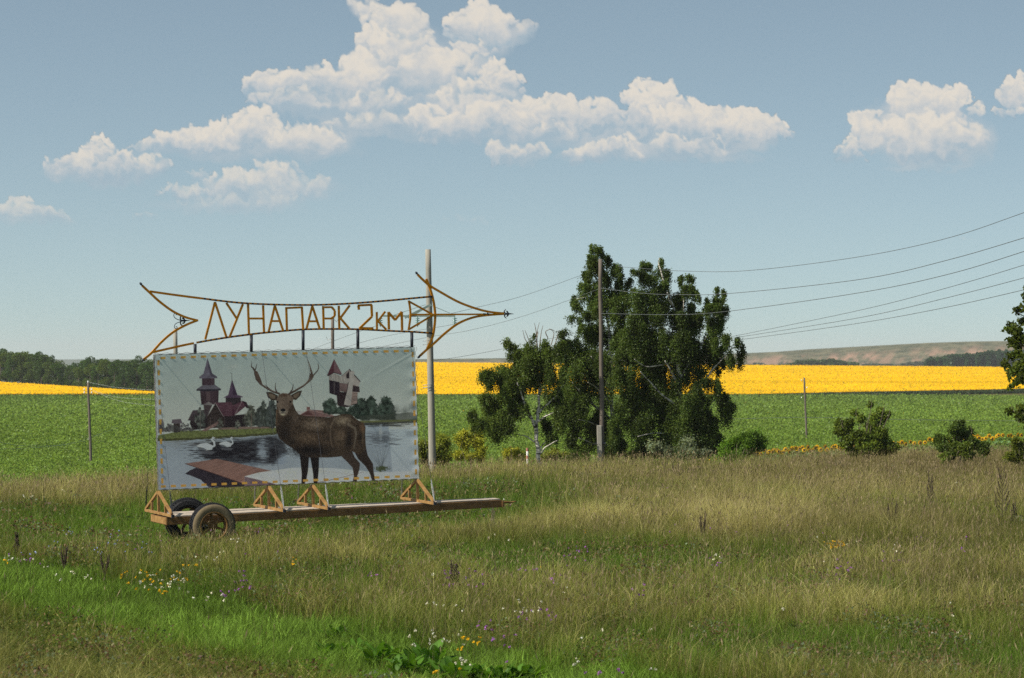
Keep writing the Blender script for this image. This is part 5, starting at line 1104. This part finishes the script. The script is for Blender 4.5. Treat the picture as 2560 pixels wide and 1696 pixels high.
wood('dark strip of woodland below the hill at the right edge', 2312, 2660, [(2312, 905), (2325, 893), (2350, 892), (2400, 884), (2450, 882), (2480, 876), (2560, 874), (2660, 872)], 920, 2300, (.024, .075, .016), 30000, 1.0)
wood('mid-green woodland strip in front of the reddish slope', 1965, 2146, [(1965, 912), (1990, 903), (2040, 899), (2070, 896), (2110, 902), (2146, 908)], 918, 2400, (.055, .10, .022), 11000, .9)
wood('pale bluish-green bush line right of the mid-green woodland', 2155, 2312, [(2155, 912), (2200, 908), (2240, 910), (2290, 903), (2312, 905)], 919, 3300, (.06, .085, .045), 6000, 1.1)
wood('faint small woodland at the left foot of the hill', 1870, 1965, [(1870, 912), (1900, 906), (1930, 912), (1965, 910)], 917, 3300, (.045, .07, .035), 3000, 1.1)
# ------------------------------------------------------------------ crops
rc = np.random.default_rng(31)
yD1 = lambda u: np.interp(u, [-.2, -.1722, -.1552, -.110, -.100, -.09], [1060, 1045, 1004, 905, 905, 1530])
def crop_sheet(name, D0f, D1, h, u0, u1, c, label):
    us_ = np.linspace(u0, u1, 90); vs_ = np.linspace(0, 1, 130)
    Uu, Vv = np.meshgrid(us_, vs_); d0 = D0f(Uu); D1 = D1(Uu) if callable(D1) else D1; Dd = 1/((1-Vv)/d0+Vv/D1); xx = Uu*Dd; zz = G(xx, Dd)+h+.10*(fbm(xx*.5, Dd*.5, 61, 3)-.5)
    return np.stack([xx, Dd, zz], -1).reshape(-1, 3), Uu.shape
def mesh_sheet(name, V, shp, mat, c, label):
    ids_ = np.arange(shp[0]*shp[1]).reshape(shp); Fs = np.stack([ids_[:-1, :-1], ids_[:-1, 1:], ids_[1:, 1:], ids_[1:, :-1]], -1).reshape(-1, 4)
    return V, Fs
# green field
gD0 = lambda u: 120+1.05*120*u+50
Vs, shp = crop_sheet('', gD0, 884, .85, -.20, .20, None, '')
V1, F1 = mesh_sheet('', Vs, shp, None, None, '')
n = 620000
u = rc.uniform(-.2, .2, n); q = rc.uniform(0, 1, n); d0 = gD0(u); d1 = np.where(u > .136, 868, 886.0); D = 1/(q/d0+(1-q)/d1)
x = u*D; row = (vnoise(x*1.4+D*.05, D*.33, 71)-.5)
z = G(x, D)+1.0+.34*rc.uniform(-.6, 1, n)+.35*row
P = np.stack([x, D, z], -1); s = np.clip(D/900, .20, .75)*.25*rc.uniform(.6, 1.3, n)
V2, F2 = quads(P, s, s*.8, rc, (-.15, -.35, 1.0), 1.6)
cc = leafcol(n, (.165, .255, .036), .20, rc, .2); cc *= (1+.35*(fbm(x*.05, D*.02, 5, 3)-.5)+.35*row)[:, None]
bl = (rc.random(n) < .00035); cc[bl] = (.7, .36, .01)
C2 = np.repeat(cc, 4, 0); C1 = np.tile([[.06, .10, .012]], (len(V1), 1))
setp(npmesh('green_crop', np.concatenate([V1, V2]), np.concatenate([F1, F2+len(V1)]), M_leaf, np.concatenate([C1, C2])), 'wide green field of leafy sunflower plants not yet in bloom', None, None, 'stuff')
# yellow field
yD0 = lambda u: 894+np.clip((u-.07)/.085, 0, 1.3)*62
Vs, shp = crop_sheet('', yD0, yD1, 1.0, -.20, .20, None, '')
V1, F1 = mesh_sheet('', Vs, shp, None, None, '')
n = 340000
u = rc.uniform(-.2, .2, n); q = rc.uniform(0, 1, n)**.8; d0 = yD0(u); D = 1/(q/d0+(1-q)/yD1(u)); x = u*D
z = G(x, D)+1.15+.28*rc.uniform(-.5, 1, n); P = np.stack([x, D, z], -1)
V2, F2 = quads(P, .19*rc.uniform(.7, 1.3, n), .16, rc, (-.45, -1.0, .55), 3.0)
cc = leafcol(n, (.76, .465, .003), .09, rc, .1); cc *= (1+.16*(fbm(x*.03, D*.012, 15, 3)-.5)-.20*(fbm(x*.008, D*.09, 16, 2) > .66))[:, None]
dk = rc.random(n) < .05; cc[dk] = leafcol(dk.sum(), (.12, .15, .02), .2, rc)
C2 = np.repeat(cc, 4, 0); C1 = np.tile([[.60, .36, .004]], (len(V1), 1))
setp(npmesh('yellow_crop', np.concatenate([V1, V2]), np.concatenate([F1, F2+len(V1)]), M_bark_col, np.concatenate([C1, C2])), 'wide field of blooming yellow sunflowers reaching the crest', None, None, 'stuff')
# weeds along the seam between the two fields on the right
n = 26000; u = rc.uniform(.062, .2, n); D = yD0(u)-3-rc.uniform(0, 1, n)*10; x = u*D; k = sstep(.062, .10, u)
h = (.4+.8*k*(.4+.9*fbm(x*.06, D*0, 3, 3)))*rc.uniform(0, 1, n); P = np.stack([x, D, G(x, D)+h], -1); V2, F2 = quads(P, .22, .2, rc)
cc = leafcol(n, (.045, .075, .03), .35, rc); pale = rc.random(n) < .06; cc[pale] = (.25, .24, .16)
setp(npmesh('weeds', V2, F2, M_leaf, np.repeat(cc, 4, 0)), 'dark weedy strip between the green and the yellow field', None, None, 'stuff')
# ------------------------------------------------------------------ meadow
rg = np.random.default_rng(41)
def px_of(x, y, z=0): return CX+x/y*FPX, HY+(CAMZ-z)/y*FPX
def bump2(x, y, cx, cy, rx, ry): return np.exp(-(((x-cx)/rx)**2+((y-cy)/ry)**2)**1.3)
def Wf(px, py): D = CAMZ*FPX/(py-HY); return (px-CX)/FPX*D, D
ZONES = [  # (px, py, half width m, half depth m, greenness change)
 (560, 1330, 4.2, 9, 1.0), (820, 1320, 4.5, 8, 1.1), (1080, 1300, 3.2, 8, .8), (120, 1320, 4.5, 8, .9), (330, 1370, 3.0, 7, .6), (1100, 1245, 3.5, 6, .5), (950, 1262, 4, 7, .6),
 (1300, 1260, 3, 9, .35), (1290, 1415, 2.2, 3.5, .55), (1500, 1395, 2.0, 4, .35), (2100, 1660, 4, 4, .6), (1560, 1600, 2, 3, .4), (1750, 1420, 2.5, 4, .25), (600, 1480, 2.4, 4, .35), (2480, 1640, 2, 3, .4), (2180, 1500, 1.5, 2.5, .35),
 (1900, 1310, 4.5, 8, -.5), (1700, 1345, 2.5, 6, -.4), (1150, 1370, 2.2, 3.5, -.35), (2400, 1560, 2.5, 4, -.3), (1250, 1480, 2.5, 3, .1), (1300, 1200, 6, 10, -.35), (2300, 1180, 9, 14, -.25), (100, 1230, 6, 12, -.3), (1750, 1560, 3, 3, -.25), (1500, 1540, 2.5, 2.5, -.2)]
def greenness(x, y):
    x0_, y0_ = x, y; x = x+(fbm(x*.5, y*.3, 111, 4)-.5)*5; y = y+(fbm(x*.4+9, y*.25, 113, 4)-.5)*9
    g = .47+1.15*(fbm(x*.23, y*.16, 101, 4)-.5)+.5*(vnoise(x*1.1, y*.8, 105)-.5)
    for px, py, rx, ry, a in ZONES:
        cx, cy = Wf(px, py); g = g+a*bump2(x, y, cx, cy, rx, ry)
    x, y = x0_, y0_; d = (x+10.5)*-.906+(y-68)*-.423+(vnoise(x*.8, y*.8, 115)-.5)*1.2
    g = g+1.1*sstep(-.6, .4, d)*(1-sstep(2.2, 5.5, d))-.10*sstep(3.5, 6, d)+.10*(1-sstep(52, 68, y))
    return g, d
def blades(n, D0, D1, p, wmul, seg, seed, hmul=1):
    r = np.random.default_rng(seed)
    u = r.uniform(-.20, .24, n); t_ = r.random(n); a = 1-p
    D = (D0**a+(D1**a-D0**a)*t_)**(1/a); x = u*D
    keep = D < edgeD(x, D)+5; x, D = x[keep], D[keep]; n = len(x)
    x = x+r.normal(0, .1, n); z = G(x, D); g, dv = greenness(x, D)
    gg = np.clip(g+r.normal(0, .20, n), 0, 1)
    verge = (dv > -.3)
    trail = bump2(x, D, *Wf(620, 1345), 6, 6)+bump2(x, D, *Wf(900, 1330), 6, 5)
    straw = np.array([.40, .355, .14]); pink = np.array([.27, .195, .115]); olive = np.array([.180, .190, .042]); green = np.array([.095, .165, .022]); fresh = np.array([.15, .245, .04])
    c = np.where((gg < .35)[:, None], straw+(olive-straw)*(gg/.35)[:, None], olive+(green-olive)*np.clip((gg-.35)/.45, 0, 1)[:, None])
    pk = (vnoise(x*.5, D*.35, 131) > .5)*(gg < .35)*r.random(n); pk = pk*sstep(60, 95, D); c = c+(pink-c)*pk[:, None]*.55
    fr_ = sstep(-.3, .3, dv)*(1-sstep(2.6, 4.6, dv)); c = c+(fresh-c)*(fr_*.85)[:, None]
    under = sstep(4, 7, dv)[:, None]; c = c*(1-.5*under)+np.array([.12, .135, .04])*.5*under
    c = c*np.exp(r.normal(0, .36, (n, 1)))*(.82+.4*fbm(x*.4, D*.3, 141, 3))[:, None]
    brown = (sstep(3, 13, x)*sstep(92, 118, D))[:, None]; c = c*(1-.45*brown)+np.array([.17, .125, .07])*.45*brown*.8
    big = fbm(x*.22, D*.12, 151, 4); c = c*(.50+.90*big)[:, None]
    h = (.22+.36*(1-gg)+.14*r.random(n))*(1-.35*np.clip(trail, 0, 1))*hmul*(.75+.5*vnoise(x*.6, D*.5, 161))
    h = np.where(verge, h*.9, h)
    tuft = vnoise(x*2.6, D*1.7, 165); h = h*(.62+.75*tuft); c = c*(.72+.55*tuft)[:, None]
    lean = r.normal(0, .42, (n, 2))*h[:, None]+np.array([.04, 0])*h[:, None]
    arch = (r.random(n) < .10) & ~verge; lean[arch] *= 2.0; h[arch] *= 1.25; c[arch] = c[arch]*.5+np.array([.38, .33, .16])*.5
    az = r.uniform(0, math.pi, n); wd = wmul*(.5+.8*r.random(n))*np.clip(D/80, .55, 1.8)*np.where(verge & (gg > .5), 1.5, 1)
    dx, dy = np.cos(az)*wd/2, np.sin(az)*wd/2*.6
    b = np.stack([x, D, z-.02], -1); off = np.stack([dx, dy, 0*dx], -1)
    tip = b+np.stack([lean[:, 0], lean[:, 1], h+.02], -1)
    if seg == 1:
        V = np.stack([b-off, b+off, tip], 1).reshape(-1, 3); F = [np.arange(3*n).reshape(n, 3)]; k = 3
    else:
        mid = b+np.stack([lean[:, 0]*.32, lean[:, 1]*.32, h*.58], -1)
        V = np.stack([b-off, b+off, mid+off*.8, mid-off*.8, tip-np.array([0, 0, .12])*h[:, None]], 1).reshape(-1, 3)
        i = np.arange(n)*5; F = [np.stack([i, i+1, i+2, i+3], -1), np.stack([i+3, i+2, i+4], -1)]; k = 5
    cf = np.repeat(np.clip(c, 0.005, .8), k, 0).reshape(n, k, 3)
    cf[:, :2] *= .8                                   # blade bases darker than the rest of the blade
    return V, F, cf.reshape(-1, 3)
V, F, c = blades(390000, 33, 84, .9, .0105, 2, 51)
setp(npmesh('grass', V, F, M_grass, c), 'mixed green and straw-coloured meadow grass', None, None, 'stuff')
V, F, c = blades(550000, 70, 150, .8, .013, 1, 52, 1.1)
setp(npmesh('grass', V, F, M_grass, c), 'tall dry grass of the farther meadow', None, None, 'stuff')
# seed heads on thin stalks
def stalks(n, D0, D1, seed):
    r = np.random.default_rng(seed); u = r.uniform(-.20, .24, n); D = D0+(D1-D0)*r.random(n)**.9; x = u*D
    g, dv = greenness(x, D); tr = bump2(x, D, *Wf(620, 1340), 7, 8)+bump2(x, D, *Wf(900, 1320), 6, 7)
    k = (D < edgeD(x, D)+5) & (r.random(n) > np.clip(g*1.15, 0, .96)) & (r.random(n) > tr*1.3) & ((dv < .3) | (r.random(n) < .12)); x, D = x[k], D[k]; n = len(x)
    z = G(x, D); h = r.uniform(.45, .85, n)*(.8+.4*vnoise(x*.5, D*.4, 171)); ln = r.normal(.03, .13, (n, 2))*h[:, None]
    b = np.stack([x, D, z], -1); tp = b+np.stack([ln[:, 0], ln[:, 1], h], -1); az = r.uniform(0, math.pi, n); w_ = .0045*np.clip(D/70, .7, 1.6)
    off = np.stack([np.cos(az)*w_, np.sin(az)*w_, 0*w_], -1)
    V1 = np.stack([b-off, b+off, tp], 1).reshape(-1, 3); F1 = np.arange(3*n).reshape(n, 3)
    hl = r.uniform(.05, .13, n); hw_ = r.uniform(.006, .014, n)*np.clip(D/80, .7, 1.4)
    dr = (tp-b)/np.linalg.norm(tp-b, axis=1)[:, None]; dr = dr+r.normal(0, .25, (n, 3)); dr /= np.linalg.norm(dr, axis=1)[:, None]
    p0 = tp-dr*hl[:, None]*.6; p1 = tp+dr*hl[:, None]*.5; m_ = (p0+p1)/2; of = np.stack([np.cos(az)*hw_, np.sin(az)*hw_, 0*hw_], -1)
    V2 = np.stack([p0, m_+of, p1, m_-of], 1).reshape(-1, 3); F2 = np.arange(4*n).reshape(n, 4)+3*n
    t_ = r.random((n, 1)); cs = np.array([[.30, .25, .14]])*(1-t_)+np.array([[.22, .155, .11]])*t_; cs = cs*np.exp(r.normal(0, .2, (n, 1)))
    return np.concatenate([V1, V2]), [F1, F2], np.concatenate([np.repeat(cs*.9, 3, 0), np.repeat(cs, 4, 0)])
V, F, c = stalks(130000, 38, 150, 53)
setp(npmesh('seed_heads', V, F, M_grass, c), 'feathery tan seed heads above the grass', None, None, 'stuff')
# low broad herbs among the grass
def herbs(n, seed):
    r = np.random.default_rng(seed); u = r.uniform(-.20, .24, n); D = (36**.3+(135**.3-36**.3)*r.random(n))**(1/.3); x = u*D
    x = x+r.normal(0, .12, n); m_ = fbm(x*.7, D*.45, 181, 4); d = (x+10.5)*-.906+(D-68)*-.423; k = ((m_ > .53) | ((d > 4) & (m_ > .44))) & ((d < -.3) | (d > 3.4)) & (D < edgeD(x, D)+4); x, D, m_ = x[k], D[k], m_[k]; n = len(x)
    sp = vnoise(x*1.3, D*.8, 183); P = np.stack([x, D, G(x, D)+r.uniform(.04, .34, n)*(.5+sp)], -1); s_ = r.uniform(.018, .042, n)*np.clip(D/70, .8, 1.4)
    V, F = quads(P, s_, s_*.55, r, (-.1, -.3, 1), .8)
    pal = np.array([(.075, .13, .02), (.12, .16, .03), (.05, .085, .02), (.19, .17, .06), (.15, .085, .05), (.13, .17, .09)])
    c = pal[np.clip((sp*6+r.normal(0, .7, n)).astype(int), 0, 5)]*np.exp(r.normal(0, .25, (n, 1)))
    return V, F, np.repeat(c, 4, 0)
V, F, c = herbs(480000, 54)
setp(npmesh('meadow_herbs', V, F, M_leaf, c), 'low broad-leaved herbs mixed into the grass', None, None, 'stuff')
# wildflowers
def flowers(name, label, spots, colr, size, seed, hgt=(.35, .6), stemc=(.10, .13, .04)):
    """spots: (px, py, spread x, spread y, count) of flower heads in the meadow"""
    r = np.random.default_rng(seed); Ps = []
    for px, py, sx, sy, n in spots:
        for k in range(n):
            a = px+r.uniform(-1, 1)*sx; b_ = py+r.uniform(-1, 1)*sy; h = r.uniform(*hgt); p = W(a, b_, h); gzv = gz(p.x, p.y)
            Ps.append((p.x, p.y, gzv+h, gzv))
    Ps = np.array(Ps); n = len(Ps); P = Ps[:, :3]; m = 7
    Q = (P[:, None]+r.normal(0, size*.35, (n, m, 3))).reshape(-1, 3); V2, F2 = quads(Q, size*.62*np.repeat(r.uniform(.6, 1.2, n), m), size*.5, r, (-.3, -.6, .8), .8)
    cc = np.repeat(leafcol(n, colr, .18, r, .1), m*4, 0)
    b = np.stack([P[:, 0], P[:, 1], Ps[:, 3]], -1); V1 = np.stack([b-[.004, 0, 0], b+[.004, 0, 0], P], 1).reshape(-1, 3); F1 = np.arange(3*n).reshape(n, 3)
    setp(npmesh(name, np.concatenate([V1, V2]), [F1, F2+len(V1)], M_bark_col, np.concatenate([np.tile([stemc], (len(V1), 1)), cc])), label, None, None, 'stuff')
flowers('wildflowers', 'purple thistle and knapweed blooms scattered in the meadow',
 [(60, 1398, 40, 12, 7), (1150, 1440, 60, 22, 16), (1130, 1420, 20, 14, 6), (1320, 1415, 24, 12, 8), (1440, 1385, 30, 30, 14), (1390, 1440, 14, 10, 5), (1340, 1540, 50, 24, 12), (1210, 1560, 30, 14, 6), (1260, 1600, 30, 20, 6), (600, 1450, 26, 30, 16), (560, 1480, 20, 10, 6), (930, 1435, 14, 8, 5), (1600, 1470, 20, 20, 7), (2110, 1425, 20, 30, 12), (2230, 1390, 24, 12, 6), (2300, 1345, 8, 4, 3), (2410, 1362, 16, 20, 7), (1790, 1400, 16, 14, 5), (640, 1325, 10, 8, 3), (590, 1336, 6, 4, 2), (1198, 1200+60, 8, 14, 5), (1950, 1290, 300, 70, 12), (1500, 1675, 70, 12, 6), (1270, 1653, 8, 4, 2), (600, 1330, 300, 60, 10), (1300, 1240, 500, 40, 14)], (.30, .12, .36), .024, 61)
flowers('wildflowers', 'white and cream blooms scattered in the meadow',
 [(50, 1395, 50, 10, 9), (190, 1440, 60, 14, 9), (115, 1418, 6, 4, 2), (400, 1450, 70, 26, 26), (520, 1490, 50, 12, 9), (1090, 1430, 10, 6, 2), (1110, 1510, 50, 14, 6), (1300, 1510, 50, 16, 11), (1080, 1590, 80, 24, 16), (1160, 1660, 24, 8, 6), (1380, 1470, 60, 30, 6), (600, 1350, 26, 6, 7), (520, 1390, 40, 12, 6), (2240, 1365, 16, 12, 8), (1790, 1388, 30, 8, 6), (2100, 1370, 60, 50, 6), (1430, 1660, 30, 14, 5), (70, 1243, 12, 5, 8), (165, 1228, 12, 4, 6), (440, 1228, 60, 30, 6), (2250, 1200, 160, 14, 14), (2050, 1180, 60, 14, 8), (1640, 1680, 20, 10, 3), (1000, 1300, 300, 60, 10), (1900, 1560, 500, 60, 8)], (.62, .60, .48), .024, 62)
flowers('wildflowers', 'yellow blooms in small clusters', [(390, 1450, 80, 26, 26), (300, 1440, 20, 10, 4), (470, 1408, 24, 5, 6), (30, 1405, 30, 5, 3), (415, 1480, 20, 6, 6), (1180, 1600, 24, 8, 12), (1150, 1625, 6, 5, 3), (1355, 1510-90, 8, 10, 1), (1462, 1328, 4, 3, 2), (2085, 1360, 26, 9, 34), (1480, 1166, 22, 4, 12), (1760, 1146, 30, 4, 10), (1100, 1690, 60, 5, 4), (735, 1400, 8, 8, 5)], (.72, .42, .02), .022, 63)
flowers('wildflowers', 'pale blue chicory blooms on the left', [(170, 1328, 12, 10, 8), (285, 1345, 16, 20, 12), (245, 1375, 20, 12, 5), (60, 1380, 30, 10, 4), (350, 1355, 60, 30, 7), (130, 1360, 20, 8, 4)], (.34, .38, .66), .018, 64)
# tall dry weed stalks
M_dry = pm('dry_brown_stalk', (.035, .025, .016), (.085, .06, .038), scale=12, bump=.1)
def weed(label, px, ty, by, spread, kind, seed):
    D = CAMZ*FPX/(by-HY); x = (px-CX)/FPX*D; r = empty('dried_weed', (x, D, gz(x, D))); setp(r, label, 'dried weed', 'tall dry weeds in the meadow')
    h = (by-ty)/FPX*D; sw = spread/FPX*D; rr = random.Random(seed); g = MB()
    thin = kind == 'thin'; mt_ = M_twig if thin else M_dry
    g.tube([(0, 0, -.05), (.01, 0, h*.5), (-.01, 0, h)], [.006, .005, .003] if thin else [.009, .007, .004], 5)
    if thin: kind = 'open'
    nb = 16 if kind == 'open' else 9; g.build('stem', mt_, r); g = MB()
    for k in range(nb):
        z0 = h*(.25+.6*k/nb) if kind == 'open' else h*(.3+.03*k); sg = -1 if k % 2 else 1; reach = sw*rr.uniform(.6, 1)*(1-.6*k/nb if kind == 'open' else 1)
        rise = h*(.22 if kind == 'open' else .55)*rr.uniform(.7, 1.1); y = rr.uniform(-.1, .1); n = 5
        pts = [(sg*reach*math.sin(t_*1.5)*1.0, y*t_, z0+rise*(t_**1.2)) for t_ in np.linspace(0, 1, n)]
        g.tube(pts, [.003]*5 if thin else [.004, .007, .008, .007, .004], 4)
        for j in range(2 if thin else 10):
            t_ = rr.uniform(.25, 1); a = Vector((sg*reach*math.sin(t_*1.5), y*t_, z0+rise*(t_**1.2))); g.tube([a, a+Vector((rr.uniform(-.03, .03), rr.uniform(-.02, .02), rr.uniform(.0, .04)))], [.007, .003], 4)
    g.build('seed_branches', mt_, r)
weed('dark dry candelabra-shaped weed, tallest one near the right edge', 2505, 1165, 1335, 24, 'open', 1)
weed('small dry weed standing just right of the candelabra-shaped weed', 2536, 1258, 1345, 12, 'open', 2)
weed('narrow dark weed with upright spikes, in the right middle of the meadow', 2231, 1250, 1358, 13, 'spike', 3)
weed('thin brown weed between the narrow spiky and the candelabra-shaped weed', 2326, 1182, 1300, 12, 'open', 4)
weed('short dark dry weed below the tallest bush by the sunflowers', 1993, 1190, 1250, 8, 'spike', 5)
weed('slender greenish-brown weed right of centre in the meadow', 1757, 1283, 1375, 8, 'spike', 6)
weed('short dark weed at the far left of the flower patch', 160, 1365, 1450, 8, 'spike', 7)
weed('dark seedy weed left of the yellow and white flowers', 262, 1385, 1465, 12, 'spike', 8)
weed('faint brown weed at the left edge of the mown strip', 42, 1330, 1405, 7, 'open', 9)
weed('thin dark weed stalk near the foot of the broadest birch', 1690, 1160, 1215, 9, 'spike', 10)
weed('slender branching weed in front of the drawbar tip', 1233, 1256, 1350, 7, 'thin', 11)
weed('branched dark stalk among the purple thistles in the lower middle', 1135, 1400, 1500, 18, 'open', 12)
# broad-leaved plants at the lower edge
def broadleaf(px, py, s, seed, label):
    p = W(px, py, 0); r = empty('broadleaf_plant', (p.x, p.y, gz(p.x, p.y))); setp(r, label, 'leafy plant', 'broad-leaved plants at the lower edge'); rr = random.Random(seed); Vv = []; Ff = []; Cv = []
    for k in range(46):
        a = rr.uniform(0, 6.28); el = rr.uniform(.5, 1.35); L_ = s*rr.uniform(.28, .5); wd = L_*rr.uniform(.22, .34); z0 = rr.uniform(0, .14)*s; bx, by = rr.uniform(-.2, .2)*s, rr.uniform(-.2, .2)*s
        d = Vector((math.cos(a)*math.cos(el), math.sin(a)*math.cos(el), math.sin(el))); sd_ = Vector((-math.sin(a), math.cos(a), 0)); o_ = Vector((bx, by, z0)); n = len(Vv); cc_ = np.array([.075, .165, .018])*rr.uniform(.7, 1.5)
        prof = [(0, .04), (.2, .45), (.45, .95), (.7, .9), (.88, .5), (1, .03)]
        for t_, w_ in prof:
            c_ = o_+d*(L_*t_)+Vector((d.x, d.y, -1.0))*(.25*L_*t_*t_)
            wob = wd/2*w_*(1+.15*rr.uniform(-1, 1))
            for q_ in (-1, 0, 1): Vv.append(c_+sd_*(wob*q_)+Vector((0, 0, .12*wob*abs(q_)*2))); Cv.append(cc_*(1.25 if q_ == 0 else 1))
        for i in range(5):
            for j in range(2): a0 = n+i*3+j; Ff.append((a0, a0+1, a0+4, a0+3))
    npmesh('leaves', np.array([v[:] for v in Vv]), np.array(Ff), M_leaf, np.array(Cv), parent=r, smooth=True)
for i, (px, py, s, lb) in enumerate([(955, 1655, 1.0, 'leftmost of the broad-leaved plants at the lower edge'), (1010, 1690, 1.0, 'second broad-leaved plant from the left, cut by the lower edge'), (1060, 1668, 1.1, 'bright broad-leaved plant behind the one cut by the lower edge'), (1120, 1712, 1.1, 'broad-leaved plant in the middle of the row, cut by the lower edge'),
      (1180, 1705, .9, 'broad-leaved plant right of the middle of the row'), (1240, 1712, .9, 'broad-leaved plant second from the right of the row'), (1310, 1705, .9, 'rightmost broad-leaved plant at the lower edge'), (830, 1640, .8, 'small broad-leaved plant left of the row in fresh grass'), (900, 1625, .7, 'small broad-leaved plant nearest the row on its left'), (845, 1590, .7, 'uppermost small broad-leaved plant in the fresh grass')]):
    broadleaf(px, py+14, s*.9, 70+i, lb)
# ------------------------------------------------------------------ the air
g = MB(); g.box((-9000, -300, -60), (9000, 13500, 75))
m, t = nodes('haze_air'); o = N(t, 'ShaderNodeOutputMaterial'); pv = N(t, 'ShaderNodeVolumePrincipled', Density=.00006, Anisotropy=0.0)
pv.inputs['Color'].default_value = (.96, .98, 1.0, 1); t.links.new(pv.outputs[0], o.inputs['Volume'])
hz_o = setp(g.build('haze', m), 'thin pale summer haze', None, None, 'stuff')
